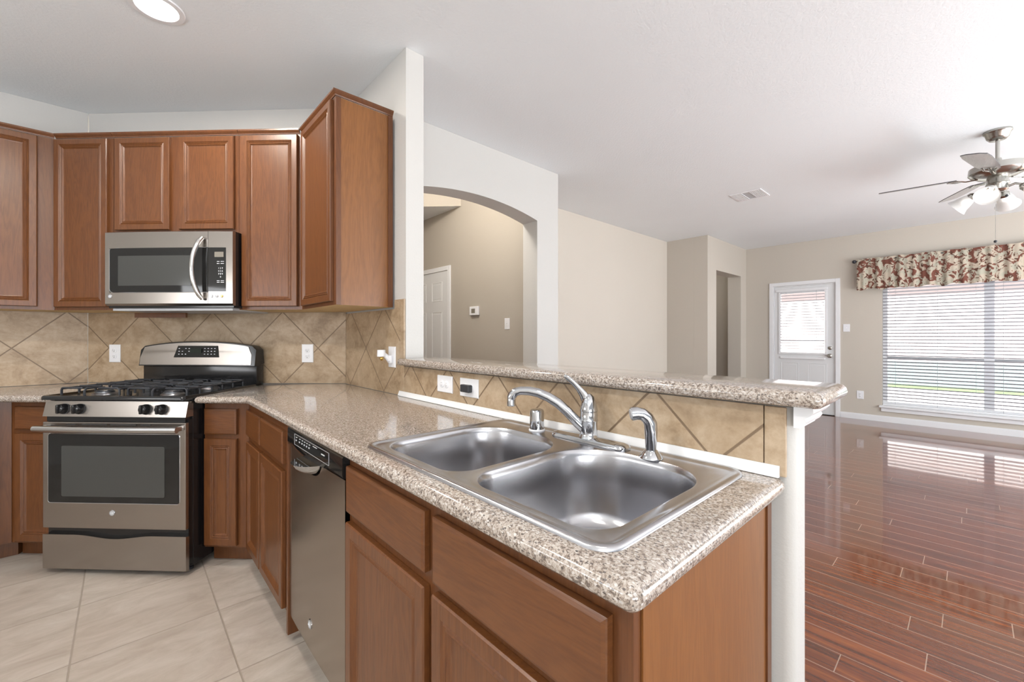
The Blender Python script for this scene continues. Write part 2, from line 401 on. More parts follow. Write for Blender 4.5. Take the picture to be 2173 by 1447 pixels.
# dropped ceiling over the far part of the foyer, with a diagonal face
fc = MB().prism([(2.889, 4.02), (2.889, 5.999), (1.2, 5.999), (1.2, 5.71)], 2.745, 3.349)
o = struct('trim_1', fc, [WALL_F, CEIL])
for p in o.data.polygons:
    if p.normal.z < -0.5: p.material_index = 1
struct('wall_left', MB().box(-3, -0.183, 4.06, 4.2, 0, CH-0.001), WALL_W)
struct('wall_light_block_back', MB().box(-3.14, -3.001, -3, 4.2, 0, CH-0.001), WALL_W)  # unseen wall added to keep world light off the peninsula fronts
struct('wall_diagonal', MB().box(-2.995, -1.21, 2.745, 2.86, 0, CH-0.001), WALL_W, 'D')
struct('wall_right', MB().prism([(1.085, 2.0), (1.19, 2.0), (1.19, 2.9), (1.085, 2.79)], 0, CH-0.001), WALL_W)
# half wall of the peninsula with rounded end
hw = [(1.085, 1.999), (1.19, 1.999)]
r = 0.022
for cx, cy, a0 in ((1.19-r, 0.262+r, 0), (1.085+r, 0.262+r, -90)):
    for k in range(7):
        t = math.radians(a0-15*k); hw.append((cx+r*math.cos(t), cy+r*math.sin(t)))
struct('wall_peninsula', MB().prism(hw, 0, 1.072), WALL_W, smooth=True)
# arch wall
arch = []
xc, hwid, zs, rise = 2.06, 0.645, 2.257, 0.08
Rr = (hwid**2+rise**2)/(2*rise)
def arcz(x): return zs+rise-Rr+math.sqrt(Rr*Rr-(x-xc)**2)
aw = MB()
xs = [xc-hwid+2*hwid*i/40 for i in range(41)]
poly = [(1.191, 0), (xc-hwid, 0)]+[(x, arcz(x)) for x in xs]+[(xc+hwid, 0), (2.985, 0), (2.985, CH-.001), (1.191, CH-.001)]
A = [(x, 2.61, z) for x, z in poly]
aw.box(1.191, xc-hwid, 2.61, 2.79, 0, CH-.001); aw.box(xc+hwid, 2.985, 2.61, 2.79, 0, CH-.001)
for x0, x1 in zip(xs[:-1], xs[1:]):
    v = aw._v([(x0, 2.61, arcz(x0)), (x1, 2.61, arcz(x1)), (x1, 2.61, CH-.001), (x0, 2.61, CH-.001), (x0, 2.79, arcz(x0)), (x1, 2.79, arcz(x1)), (x1, 2.79, CH-.001), (x0, 2.79, CH-.001)])
    for q in ((0, 1, 2, 3), (4, 7, 6, 5), (0, 4, 5, 1), (3, 2, 6, 7)): aw.bm.faces.new([v[i] for i in q])
bmesh.ops.remove_doubles(aw.bm, verts=aw.bm.verts, dist=0.0001)
struct('wall_arch', aw, WALL_W)
struct('trim_2', MB().box(1.1, 2.9, 2.71, 2.80, CH+.001, 3.349), WALL_F)
struct('wall_foyer_right', MB().box(2.89, 2.985, 2.791, 6.1, 0, 3.349), WALL_F)
struct('wall_foyer_back', MB().box(1.1, 2.889, 6.0, 6.1, 0, 3.349), WALL_F)
struct('wall_foyer_left', MB().box(1.1, 1.189, 2.91, 5.999, 0, 3.349).box(1.1, 1.189, 2.801, 2.9099, CH+.001, 3.349), WALL_F)
struct('wall_living_left', MB().box(2.986, 6.419, 3.3, 3.4, 0, CH-.001), WALL_C)
struct('wall_living_corner', MB().box(6.42, 6.52, 2.87, 3.4, 0, CH-.001).box(6.42, 6.7379, 2.66, 2.869, 0, CH-.001), WALL_B)
struct('wall_living_back', MB().box(7.765, 8.019, 2.66, 2.87, 0, CH-.001).box(6.738, 7.765, 2.66, 2.87, 2.25, CH-.001), WALL_B)
struct('wall_hall', MB().box(6.53, 8.019, 4.1, 4.2, 0, CH-.001).box(6.42, 6.53, 3.401, 4.2, 0, CH-.001), WALL_F)
# far wall with door and window openings
DL, DR, DT = 2.24, 1.398, 2.055
WL, WR, WB, WT = 0.859, -1.20, 0.235, 1.98
fw = MB()
fw.box(8.02, 8.14, DL, 4.2, 0, CH-.001).box(8.02, 8.14, DR, DL, DT, CH-.001).box(8.02, 8.14, WL, DR, 0, CH-.001)
fw.box(8.02, 8.14, WR, WL, 0, WB).box(8.02, 8.14, WR, WL, WT, CH-.001).box(8.02, 8.14, -3, WR, 0, CH-.001)
struct('wall_far', fw, WALL_B)
def baseb(name, x0, x1, y, fr, h=0.085):
    struct(name, MB().box(x0, x1, y-0.014, y-0.0005, 0.0005, h-0.012).box(x0, x1, y-0.010, y-0.0005, h-0.012, h), TRIM, fr)
baseb('baseboard_far', -1.338, 3.0, 8.02, 'P')
baseb('baseboard_left', 3.0, 6.41, 3.3, 'L')
# tile backsplashes
struct('trim_3', MB().box(-2.9905, -1.213, 2.735, 2.7445, 0.917, 1.385), TILE_D, 'D')
struct('trim_4', MB().box(-2.0, -0.1835, 4.05, 4.0595, 0.917, 1.385), TILE_L)
struct('trim_5', MB().box(-2.785, -2.046, 1.075, 1.0845, 0.917, 1.376).box(-2.108, -2.046, 1.075, 1.0845, 1.3765, 1.425), TILE_S, 'P')
struct('trim_6', MB().box(-2.0445, -2.003, 1.074, 1.0845, 0.917, 1.425, 0.002), tile('backsplash_edge_tile', 3.0, -1.0, 1.0), 'P')
struct('trim_7', MB().box(-2.0025, -0.3205, 1.075, 1.0845, 0.917, 1.0715), TILE_P, 'P')
struct('trim_8', MB().box(-0.3185, -0.2755, 1.074, 1.0845, 0.917, 1.0715, 0.002), tile('backsplash_end_tile', 3.0, -1.0, 1.0), 'P')
# white crown moulding wrapped under the bar end
mo = MB()
pr_ = [(0.0, 1.030), (-0.012, 1.030), (-0.012, 1.034), (-0.020, 1.038), (-0.024, 1.046), (-0.022, 1.052), (-0.030, 1.058), (-0.036, 1.066), (-0.036, 1.0765), (0.0, 1.0765)]
rg = []
for x, dirn in ((1.073, None), (1.215, None)):
    rg.append([(x, 0.261+d, z) for d, z in pr_])
rg[1] = [(1.192-d, 0.261+d, z) for d, z in pr_]
rg.append([(1.192-d, 0.50, z) for d, z in pr_])
mo.rings(rg)
struct('trim_9', mo, TRIM)
# white caulked strip between counter and peninsula tile
MB().prism([(1.0735, 0.9165), (1.060, 0.9165), (1.060, 0.919), (1.066, 0.934), (1.069, 0.941), (1.0735, 0.941)], -2.05, -0.285, 'x').bm.free()
st = MB(); pf = [(1.0735, 0.9165), (1.061, 0.9165), (1.061, 0.920), (1.067, 0.934), (1.069, 0.941), (1.0735, 0.941)]
st.rings([[(x, y, z) for y, z in pf] for x in (-2.045, -0.300, -0.287)])
struct('trim_10', st, GROUT, 'P')

# ------------------------------------------------------------------ exterior
def grassm():
    n = N('lawn'); c = n.ramp(n.noise(n.obj(), 3, 5, 0.7), [(0.3, (0.07, 0.115, 0.045)), (0.7, (0.10, 0.16, 0.07))]); n.P(Base_Color=c, Roughness=0.9); return n.m
def brickm():
    n = N('brick_wall_outside'); b = n.n('ShaderNodeTexBrick'); n.set(b, 'Vector', n.map(n.obj(), (1, 1, 1), rot=(math.pi/2, 0, math.pi/2)))
    b.inputs['Color1'].default_value = (0.31, 0.255, 0.27, 1); b.inputs['Color2'].default_value = (0.35, 0.295, 0.305, 1); b.inputs['Mortar'].default_value = (0.4, 0.37, 0.37, 1)
    b.inputs['Scale'].default_value = 3.0; n.P(Base_Color=b.outputs[0], Roughness=0.9); return n.m
struct('floor_patio', MB().box(8.15, 15.2, -9, 9, -0.35, -0.15), plain('patio_concrete', (0.34, 0.33, 0.33), 0.8))
MB().box(15.21, 17.4, -40, 40, -0.35, -0.16).build('lawn', grassm(), label='green lawn outside beyond the patio', cat='lawn', kind='stuff')
struct('floor_far_ground', MB().box(17.41, 60, -40, 40, -0.35, -0.165), plain('pale_gravel', (0.55, 0.5, 0.5), 0.9))
o = thing('garden_fence', 'blue-grey board fence beyond the lawn seen through the window', 'fence', (16.6, 0, -0.16))
MB().box(16.6, 16.68, -25, 25, -0.159, 0.50).build('board_panel', plain('fence_paint', (0.115, 0.15, 0.155), 0.8), o)
o = thing('neighbouring_house', 'pinkish brick house far beyond the window blinds', 'house', (30, 0, -0.16))
MB().box(30, 36, -30, 30, -0.159, 4.2).build('brick_wall', brickm(), o)
MB().prism([(29.3, 4.2), (36.7, 4.2), (33, 6.4)], -30.5, 30.5, 'y').build('roof', plain('roof_shingle', (0.45, 0.42, 0.42), 0.9), o)

# ------------------------------------------------------------------ countertops
def offset(poly, ins):
    n = len(poly); lines = []
    for i in range(n):
        a = Vector(poly[i]); b = Vector(poly[(i+1) % n]); d = (b-a).normalized(); nn = Vector((-d.y, d.x))   # inward for CCW
        lines.append((a+nn*ins[i], d))
    out = []
    for i in range(n):
        p, d = lines[i-1]; q, e = lines[i]; cr = d.x*e.y-d.y*e.x
        t = ((q.x-p.x)*e.y-(q.y-p.y)*e.x)/cr; out.append(tuple(p+d*t))
    return out
def roundpoly(poly, rad, corners, seg=6):
    """round the given corner indices; returns poly and map of edge index"""
    out = []; em = []
    n = len(poly)
    for i in range(n):
        p = Vector(poly[i])
        if i in corners:
            a = (Vector(poly[i-1])-p).normalized(); b = (Vector(poly[(i+1) % n])-p).normalized()
            ang = a.angle(b); t = rad/math.tan(ang/2); c = p+(a+b).normalized()*(rad/math.sin(ang/2))
            s = p+a*t-c; e = p+b*t-c; tot = s.angle_signed(e)
            for k in range(seg+1):
                q = Matrix.Rotation(-tot*k/seg, 2) @ s
                out.append(tuple(c+q)); em.append(i if k == seg else ('c', i))
        else: out.append(tuple(p)); em.append(i)
    return out, em
def slab(poly, free, z0, z1, r, hole=None, rad=0.03, corners=()):
    P, em = roundpoly(poly, rad, corners)
    fl = [1 if (isinstance(e, tuple) or e in free) else 0 for e in em]
    mb = MB(); h = z1-z0
    prof = []
    for k in range(7):
        t = math.pi*k/6 - math.pi/2
        prof.append((r*(1-math.cos(t)), z0+h/2+h/2*math.sin(t)))
    rs = []
    for ins, z in prof:
        rs.append([(x, y, z) for x, y in offset(P, [ins*f for f in fl])])
    R = [mb._v(q) for q in rs]; n = len(P)
    for a, b in zip(R[:-1], R[1:]):
        for i in range(n): mb.bm.faces.new([a[i], a[(i+1) % n], b[(i+1) % n], b[i]])
    if hole:
        H0 = mb._v([(x, y, z0) for x, y in hole]); H1 = mb._v([(x, y, z1) for x, y in hole]); m = len(hole)
        for i in range(m): mb.bm.faces.new([H0[(i+1) % m], H0[i], H1[i], H1[(i+1) % m]])
        for Rg, Hg in ((R[0], H0), (R[-1], H1)):
            es = [mb.bm.edges.get((Rg[i], Rg[(i+1) % n])) for i in range(n)]+[mb.bm.edges.get((Hg[i], Hg[(i+1) % m])) for i in range(m)]
            bmesh.ops.triangle_fill(mb.bm, use_beauty=True, use_dissolve=False, edges=es)
    else:
        mb.bm.faces.new(R[0][::-1]); mb.bm.faces.new(R[-1])
    return mb
def dpt(s, d): return ((s+d)/R2, (d-s)/R2)
def rrect(x0, x1, y0, y1, rads, seg=8):
    cs = [(x1-rads[0], y1-rads[0], 0, rads[0]), (x0+rads[1], y1-rads[1], 90, rads[1]), (x0+rads[2], y0+rads[2], 180, rads[2]), (x1-rads[3], y0+rads[3], 270, rads[3])]
    return [(cx+r*math.cos(math.radians(a+90*k/seg)), cy+r*math.sin(math.radians(a+90*k/seg))) for cx, cy, a, r in cs for k in range(seg+1)]
SX0, SX1, SY0, SY1 = 0.503, 1.056, 0.345, 1.183
hole = rrect(SX0+0.014, SX1-0.014, SY0+0.014, SY1-0.014, (0.03,)*4)
ct = [(1.0725, 0.277), (1.0725, 2.787), dpt(-1.742, 2.732), dpt(-1.742, 2.121), (0.462, 3.0-0.462), (0.462, 0.277)]
o = slab(ct, (2, 3, 4, 5), 0.876, 0.915, 0.018, hole, 0.022, (5,)).build('countertop', GRAN, smooth=True, base=(0.8, 1.2, 0.876),
    label='speckled beige-grey peninsula countertop holding the double sink', cat='countertop', group='speckled kitchen countertops')
ct = [(-0.187, 4.0475), (-1.6, 4.0475), (-1.6, 3.5), (-0.5, 3.5), dpt(-2.523, 2.121), dpt(-2.523, 2.730)]
slab(ct, (2, 3, 4), 0.876, 0.915, 0.018).build('countertop', GRAN, smooth=True, base=(-0.6, 3.8, 0.876),
    label='short speckled countertop left of the stove under the outlet', cat='countertop', group='speckled kitchen countertops')
# raised bar
bar = [(1.035, 1.999), (1.035, 0.20), (1.302, 0.20), (1.302, 2.02), (1.192, 2.02), (1.192, 1.999)]
slab(bar, (0, 1, 2, 3), 1.078, 1.114, 0.018, None, 0.02, (1, 2)).build('bar_top', GRAN, smooth=True, base=(1.17, 1.1, 1.078),
    label='raised narrow speckled breakfast bar top on the half wall', cat='bar top')

# ------------------------------------------------------------------ sink and fittings
def bowl(mb, ol, zt, steps):
    cx = sum(p[0] for p in ol)/len(ol); cy = sum(p[1] for p in ol)/len(ol)
    hx = max(abs(p[0]-cx) for p in ol); hy = max(abs(p[1]-cy) for p in ol)
    rs = [[(x, y, zt) for x, y in ol]]
    for ins, z in steps:
        rs.append([(cx+(x-cx)*(1-ins/hx), cy+(y-cy)*(1-ins/hy), z) for x, y in ol])
    return rs
o_s = thing('double_bowl_sink', 'stainless steel double bowl drop-in sink set in the peninsula counter', 'sink', (0.78, 0.764, 0.915))
mb = MB()
rim = [(0, 0.9155), (0.002, 0.9200), (0.006, 0.9225), (0.012, 0.9222), (0.018, 0.9190), (0.026, 0.9180)]
rs = [[(x, y, z) for x, y in rrect(SX0+i, SX1-i, SY0+i, SY1-i, (0.045-i*0.9,)*4)] for i, z in rim]
R = [mb._v(q) for q in rs]; n = len(R[0])
for a, b in zip(R[:-1], R[1:]):
    for i in range(n): mb.bm.faces.new([a[i], a[(i+1) % n], b[(i+1) % n], b[i]])
steps = [(0.0045, 0.9165), (0.008, 0.911), (0.011, 0.900), (0.016, 0.83), (0.022, 0.755), (0.032, 0.732), (0.050, 0.721), (0.085, 0.717)]
b1 = rrect(0.543, 0.962, 0.782, 1.155, (0.12, 0.075, 0.07, 0.13), 10)
b2 = rrect(0.543, 0.990, 0.385, 0.758, (0.145, 0.08, 0.07, 0.13), 10)
es = [mb.bm.edges.get((R[-1][i], R[-1][(i+1) % n])) for i in range(n)]
for ol in (b1, b2):
    B = [mb._v(q) for q in bowl(mb, ol, 0.9178, steps)]; m = len(B[0])
    for a, b in zip(B[:-1], B[1:]):
        for i in range(m): mb.bm.faces.new([a[i], a[(i+1) % m], b[(i+1) % m], b[i]])
    mb.bm.faces.new(B[-1])
    es += [mb.bm.edges.get((B[0][i], B[0][(i+1) % m])) for i in range(m)]
bmesh.ops.triangle_fill(mb.bm, use_beauty=True, use_dissolve=False, edges=es)
mb.build('basin', SINK, o_s, smooth=True)
for y in (0.968, 0.571):
    d = MB().lathe((0.76, y, 0.7172), [(0.045, 0), (0.045, 0.003), (0.036, 0.0035), (0.030, -0.0)], 28).build('drain_strainer', CHROME, o_s, smooth=True)
FX, FY = 1.012, 0.765
o_f = thing('kitchen_faucet', 'chrome single-lever kitchen faucet with a long low arched spout', 'faucet', (FX, FY, 0.9185))
bp = rrect(0.984, 1.040, 0.630, 0.900, (0.027,)*4)
mb = MB(); c0 = (1.012, 0.765)
mb.rings([[(c0[0]+(x-c0[0])*k, c0[1]+(y-c0[1])*(1-(1-k)*0.3), z) for x, y in bp] for k, z in ((1, 0.9185), (1, 0.924), (0.88, 0.930), (0.6, 0.933))]).build('base_plate', CHROME, o_f, smooth=True)
MB().lathe((FX, FY, 0.93), [(0.030, 0), (0.027, 0.006), (0.0255, 0.012), (0.0255, 0.048), (0.027, 0.050), (0.027, 0.053), (0.0255, 0.055), (0.0255, 0.078)], 28).build('body', CHROME, o_f, smooth=True)
hd = MB(); hd.lathe((FX, FY, 1.009), [(0.0265, 0), (0.0265, 0.004), (0.025, 0.012), (0.021, 0.028), (0.015, 0.042), (0.006, 0.050)], 24)
hd.tube([(1.010, 0.767, 1.030), (1.004, 0.778, 1.056), (0.996, 0.790, 1.074), (0.988, 0.803, 1.090), (0.980, 0.818, 1.104), (0.975, 0.827, 1.110)], [0.019, 0.0145, 0.010, 0.0085, 0.009, 0.005], 14, flat=0.7)
hd.build('lever_handle', CHROME, o_f, smooth=True)
sp = [(1.005, 0.776, 0.955), (0.992, 0.793, 0.975), (0.977, 0.815, 1.003), (0.961, 0.840, 1.028), (0.945, 0.865, 1.045), (0.928, 0.890, 1.057), (0.912, 0.914, 1.062), (0.898, 0.936, 1.062), (0.888, 0.950, 1.058), (0.882, 0.959, 1.046), (0.881, 0.961, 1.038)]
MB().tube(sp, [0.016, 0.016, 0.0155, 0.015, 0.0145, 0.014, 0.0135, 0.013, 0.0135, 0.0145, 0.0145], 16).build('spout', CHROME, o_f, smooth=True)
MB().lathe((0.881, 0.961, 1.014), [(0.0125, 0), (0.0135, 0.001), (0.0135, 0.022), (0.0125, 0.025)], 20).build('aerator', CHROME, o_f, smooth=True)
o = thing('air_gap_cap', 'short chrome air gap cylinder at the sink corner left of the faucet', 'air gap', (1.006, 0.972, 0.9185))
MB().lathe((1.006, 0.972, 0.9185), [(0.027, 0), (0.027, 0.003), (0.025, 0.005)], 24).build('base_ring', PLASTIC, o, smooth=True)
MB().lathe((1.006, 0.972, 0.9235), [(0.0235, 0), (0.0235, 0.058), (0.022, 0.063), (0.016, 0.065)], 24).build('cap', CHROME, o, smooth=True)
o = thing('side_sprayer', 'chrome side sprayer with bent head standing right of the faucet', 'sprayer', (0.995, 0.555, 0.9185))
MB().lathe((0.995, 0.555, 0.9185), [(0.030, 0), (0.029, 0.003), (0.021, 0.013), (0.016, 0.019)], 24).build('base', CHROME, o, smooth=True)
MB().tube([(0.995, 0.555, 0.936), (0.995, 0.555, 0.952), (0.995, 0.555, 0.985), (0.994, 0.556, 1.006), (0.989, 0.562, 1.020), (0.980, 0.571, 1.029), (0.970, 0.581, 1.031), (0.960, 0.591, 1.029)], [0.013, 0.0145, 0.0165, 0.017, 0.0165, 0.016, 0.017, 0.0175], 18).build('spray_head', CHROME, o, smooth=True)
MB().lathe((0.9605, 0.5905, 1.029), [(0.0145, 0), (0.013, 0.003), (0.004, 0.0035)], 18, axis=(-0.7, 0.7, -0.14)).build('nozzle', PLASTIC_G, o, smooth=True)

# ------------------------------------------------------------------ cabinets
def door_prof(w=0.058, t=0.018):
    return [(0, 0), (0, t-0.004), (0.003, t), (w-0.026, t), (w-0.022, t-0.004), (w-0.018, t-0.001), (w-0.013, t-0.0055), (w-0.008, t-0.003), (w-0.002, t-0.009), (w+0.002, t-0.010)]
def add_door(par, x0, x1, z0, z1, yb, name='door', w=0.058, mat=None):
    return MB().rectloft(x0, x1, z0, z1, door_prof(w), yb).build(name, mat or OAK, par)
def add_drawer(par, x0, x1, z0, z1, yb, mat=None):
    return MB().rectloft(x0, x1, z0, z1, [(0, 0), (0, 0.013), (0.002, 0.0155), (0.008, 0.018), (0.012, 0.018)], yb).build('drawer_front', mat or OAKH, par)
def crown(par, pts, z0=2.420, z1=2.447, out=0.018):
    """pts: polyline along the face (local), moulding sticks out to the right-hand side (toward the room)"""
    prof = [(0.0005, z0), (0.006, z0), (0.008, z0+0.006), (0.012, z0+0.010), (out, z0+0.018), (out, z1), (0.0005, z1)]
    pts = [Vector(p) for p in pts]; n = len(pts); nrm = []
    for i in range(n):
        ds = []
        if i > 0: ds.append((pts[i]-pts[i-1]).normalized())
        if i < n-1: ds.append((pts[i+1]-pts[i]).normalized())
        ns = [Vector((d.y, -d.x)) for d in ds]
        m = ns[0] if len(ns) == 1 else (ns[0]+ns[1]).normalized()/((ns[0]+ns[1]).normalized().dot(ns[0]))
        nrm.append(m)
    rs = [[(p.x+m.x*o_, p.y+m.y*o_, z) for o_, z in prof] for p, m in zip(pts, nrm)]
    return MB().rings(rs).build('crown_moulding', OAKD, par)
ZB, ZT = 1.386, 2.419
def upper(label, fr, poly, doors, zb, face, base, crownpts=None, stile_side=None):
    o = thing('wall_cabinet', label, 'cabinet', base, fr, group=None)
    c = MB().prism(poly, zb, ZT).build('body', [OAKD, RAW, LAM], o)
    for p in c.data.polygons:
        if p.normal.z < -0.5: p.material_index = 1
        elif abs(p.normal.z) < 0.5 and p.normal.y > -0.9 and stile_side and p.normal.x > 0.9: p.material_index = 2
    for x0, x1, z0, z1 in doors:
        add_door(o, x0, x1, z0, z1, face-0.001)
    if crownpts: crown(o, crownpts)
    return o
# left wall (frame L), diagonal wall (frame D), right wall (frame P)
upper('tall wall cabinet at the left edge above the short countertop', 'L', [(-0.86, 3.745), (-0.310, 3.745), (-0.188, 4.046), (-0.86, 4.046)], [(-0.80, -0.379, 1.405, 2.412)], ZB, 3.745, (-0.55, 4.04, ZB), [(-0.86, 3.745), (-0.311, 3.745)])
upper('tall narrow wall cabinet left of the microwave on the diagonal wall', 'D', [(-2.866, 2.430), (-2.497, 2.430), (-2.497, 2.730), (-2.984, 2.730)], [(-2.857, -2.525, 1.405, 2.412)], ZB, 2.430, (-2.7, 2.73, ZB), [(-2.855, 2.43), (-2.497, 2.43)])
upper('short double-door wall cabinet above the microwave', 'D', [(-2.495, 2.430), (-1.722, 2.430), (-1.722, 2.730), (-2.495, 2.730)], [(-2.474, -2.138, 1.862, 2.412), (-2.079, -1.744, 1.862, 2.412)], 1.842, 2.430, (-2.1, 2.73, 1.842), [(-2.495, 2.43), (-1.722, 2.43)])
upper('tall narrow wall cabinet right of the microwave on the diagonal wall', 'D', [(-1.720, 2.430), (-1.338, 2.430), (-1.217, 2.730), (-1.720, 2.730)], [(-1.696, -1.361, 1.405, 2.412)], ZB, 2.430, (-1.5, 2.73, ZB), [(-1.72, 2.43), (-1.351, 2.43)])
cb = upper('tall end wall cabinet with plain golden side panel beside the white stub wall', 'P', [(-2.664, 0.771), (-2.127, 0.771), (-2.127, 1.0715), (-2.786, 1.0715)], [(-2.630, -2.158, 1.405, 2.412)], ZB, 0.771, (-2.4, 1.07, ZB), [(-2.652, 0.771), (-2.127, 0.771), (-2.127, 1.0715)], True)
MB().box(-2.1265, -2.1235, 0.771, 0.795, ZB, ZT-.001).build('edge_stile', OAKD, cb)
MB().box(-2.1265, -2.1205, 1.045, 1.0715, ZB, ZT-.001).build('scribe_strip', OAKD, cb)
# loose brown board under the microwave
o = thing('loose_wood_board', 'brown board edge hanging under the left half of the microwave', 'board', (-2.25, 2.60, 1.36))
o.location = rotz('D', (-2.25, 2.60, 1.36)); o.rotation_euler = (0, 0, FR['D'])
MB().box(-2.493, -2.16, 2.560, 2.575, 1.346, 1.376).build('board', OAKD, o)

def base_cab(label, fr, poly, face, drawers, doors, kick, base, side_mat=False, hinges=True):
    o = thing('base_cabinet', label, 'cabinet', base, fr)
    c = MB().prism(poly, 0.098, 0.874).build('body', [OAKD, LAM], o)
    if side_mat:
        for p in c.data.polygons:
            if p.normal.x > 0.9: p.material_index = 1
    if kick: MB().prism(kick, 0.001, 0.0975).build('toe_kick', OAKD, o)
    for x0, x1, z0, z1 in drawers: add_drawer(o, x0, x1, z0, z1, face-0.001)
    for x0, x1, z0, z1 in doors: add_door(o, x0, x1, z0, z1, face-0.001, w=0.062)
    return o
cx_, cy_ = 0.492, 3.1056-0.492
# world corner of the two face planes; cabinets right of the stove
def w2f(fr, p):
    a = -FR[fr]; return (p[0]*math.cos(a)-p[1]*math.sin(a), p[0]*math.sin(a)+p[1]*math.cos(a))
cD = w2f('D', (cx_, cy_)); wD = w2f('D', (1.070, 2.785)); cP = w2f('P', (cx_, cy_)); wP = w2f('P', (1.0715, 2.785))
base_cab('narrow base cabinet immediately right of the stove', 'D', [(-1.745, 2.196), (cD[0]-0.001, 2.196), (wD[0]-0.006, 2.728), (-1.745, 2.728)], 2.196,
         [(-1.738, -1.560, 0.705, 0.842)], [(-1.738, -1.560, 0.112, 0.682)], [(-1.745, 2.262), (-1.424, 2.262), (-1.24, 2.72), (-1.745, 2.72)], (-1.6, 2.7, 0))
base_cab('corner base cabinet with two doors left of the dishwasher', 'P', [(cP[0]+0.001, 0.492), (-1.872, 0.492), (-1.872, 1.070), (wP[0]+0.004, 1.070)], 0.492,
         [(-2.600, -2.305, 0.705, 0.840), (-2.285, -1.905, 0.705, 0.840)], [(-2.595, -2.312, 0.108, 0.672), (-2.295, -1.915, 0.108, 0.672)], [(-2.64, 0.565), (-1.872, 0.565), (-1.872, 1.06), (-2.72, 1.06)], (-2.2, 1.0, 0))
o = thing('filler_panel', 'thin dark wooden panel between corner cabinet and dishwasher', 'panel', (-1.86, 0.8, 0), 'P')
MB().box(-1.8705, -1.8515, 0.482, 1.06, 0.03, 0.874, 0.001).build('panel', OAKD, o)
sk = base_cab('wide sink base cabinet at the peninsula end with two drawer fronts', 'P', [(-1.2715, 0.503), (-0.306, 0.503), (-0.306, 1.050), (-1.2715, 1.050)], 0.503,
         [(-1.262, -0.817, 0.706, 0.842), (-0.784, -0.338, 0.698, 0.842)], [(-1.262, -0.817, 0.10, 0.675), (-0.784, -0.338, 0.10, 0.675)], [(-1.2715, 0.575), (-0.306, 0.575), (-0.306, 1.050), (-1.2715, 1.050)], (-0.8, 1.0, 0))
MB().box(-0.3055, -0.3025, 0.522, 1.030, 0.002, 0.874).build('side_panel', LAM, sk)
MB().box(-0.3055, -0.2985, 1.031, 1.056, 0.002, 0.874).build('scribe_strip', OAKD, sk)
# body is open where the sink bowls hang: cut simply by lowering the body top
for oo in sk.children:
    if oo.name.startswith('body'):
        oo['note'] = 0; del oo['note']
        me = oo.data; bm = bmesh.new(); bm.from_mesh(me)
        top = [f for f in bm.faces if f.normal.z > 0.5]
        r_ = bmesh.ops.inset_region(bm, faces=top, thickness=0.019)
        top = [f for f in bm.faces if f.normal.z > 0.5 and f.calc_area() > 0.3]
        ex = bmesh.ops.extrude_face_region(bm, geom=top)
        bmesh.ops.delete(bm, geom=top, context='FACES')
        bmesh.ops.translate(bm, verts=[g for g in ex['geom'] if isinstance(g, bmesh.types.BMVert)], vec=(0, 0, -0.75))
        bmesh.ops.recalc_face_normals(bm, faces=bm.faces); bm.to_mesh(me); bm.free()
# left of the stove
cy2 = 3.56; cL = (3.1056-cy2, cy2); cLD = w2f('D', cL); wLD = w2f('D', (-0.19, 4.04))
base_cab('base cabinet squeezed between stove and left wall cabinets', 'D', [(cLD[0]+0.001, 2.196), (-2.524, 2.196), (-2.524, 2.728), (wLD[0]+0.004, 2.728)], 2.196,
         [(cLD[0]+0.035, -2.528, 0.722, 0.845)], [(cLD[0]+0.035, -2.528, 0.112, 0.70)], [(-2.87, 2.27), (-2.524, 2.27), (-2.524, 2.72), (-2.95, 2.72)], (-2.7, 2.7, 0))
base_cab('base cabinet cut off by the left edge of the picture', 'L', [(-1.4, cy2), (cL[0]-0.001, cy2), (-0.198, 4.045), (-1.4, 4.045)], cy2,
         [(-0.90, cL[0]-0.045, 0.722, 0.845)], [(-0.90, cL[0]-0.045, 0.112, 0.70)], [(-1.4, cy2+0.07), (-0.44, cy2+0.07), (-0.25, 4.04), (-1.4, 4.04)], (-0.8, 4.0, 0))

# ------------------------------------------------------------------ dishwasher
dw = thing('dishwasher', 'stainless dishwasher with dark control strip in the peninsula', 'dishwasher', (-1.56, 0.8, 0), 'P')
MB().box(-1.848, -1.274, 0.51, 1.05, 0.10, 0.872).build('body', BLACK, dw)
MB().box(-1.846, -1.276, 0.56, 1.0, 0.002, 0.0995).build('toe_panel', BLACK, dw)
# door panel with hand pocket notch at the top centre
prof = []
dp = MB()
xs = [-1.848+0.574*i/48 for i in range(49)]
def notch(x):
    u = (x+1.567)/0.095
    return 0.795-(0.052*math.sqrt(max(0, 1-u*u)) if abs(u) < 1 else 0)
ys = lambda x: 0.485+0.004*((x+1.561)/0.287)**2
for x0, x1 in zip(xs[:-1], xs[1:]):
    v = dp._v([(x0, ys(x0), 0.115), (x1, ys(x1), 0.115), (x1, ys(x1), notch(x1)), (x0, ys(x0), notch(x0)), (x0, 0.508, 0.115), (x1, 0.508, 0.115), (x1, 0.508, notch(x1)), (x0, 0.508, notch(x0))])
    for q in ((0, 1, 2, 3), (4, 7, 6, 5), (0, 4, 5, 1), (3, 2, 6, 7)): dp.bm.faces.new([v[i] for i in q])
bmesh.ops.remove_doubles(dp.bm, verts=dp.bm.verts, dist=0.00005)
for xx in (-1.848, -1.274): pass
dp.build('door', STEELV, dw, smooth=True)
cp = MB()
zb = lambda x: 0.800-0.014*max(0, 1-((x+1.6)/0.20)**2)
rs = []
for x in xs:
    z = zb(x); rs.append([(x, 0.484, z), (x, 0.480, z+0.012), (x, 0.481, 0.862), (x, 0.486, 0.869), (x, 0.508, 0.869), (x, 0.508, z)])
c_ = cp.rings(rs).build('control_panel', GLASSB, dw, smooth=True)
fr_ = MB()
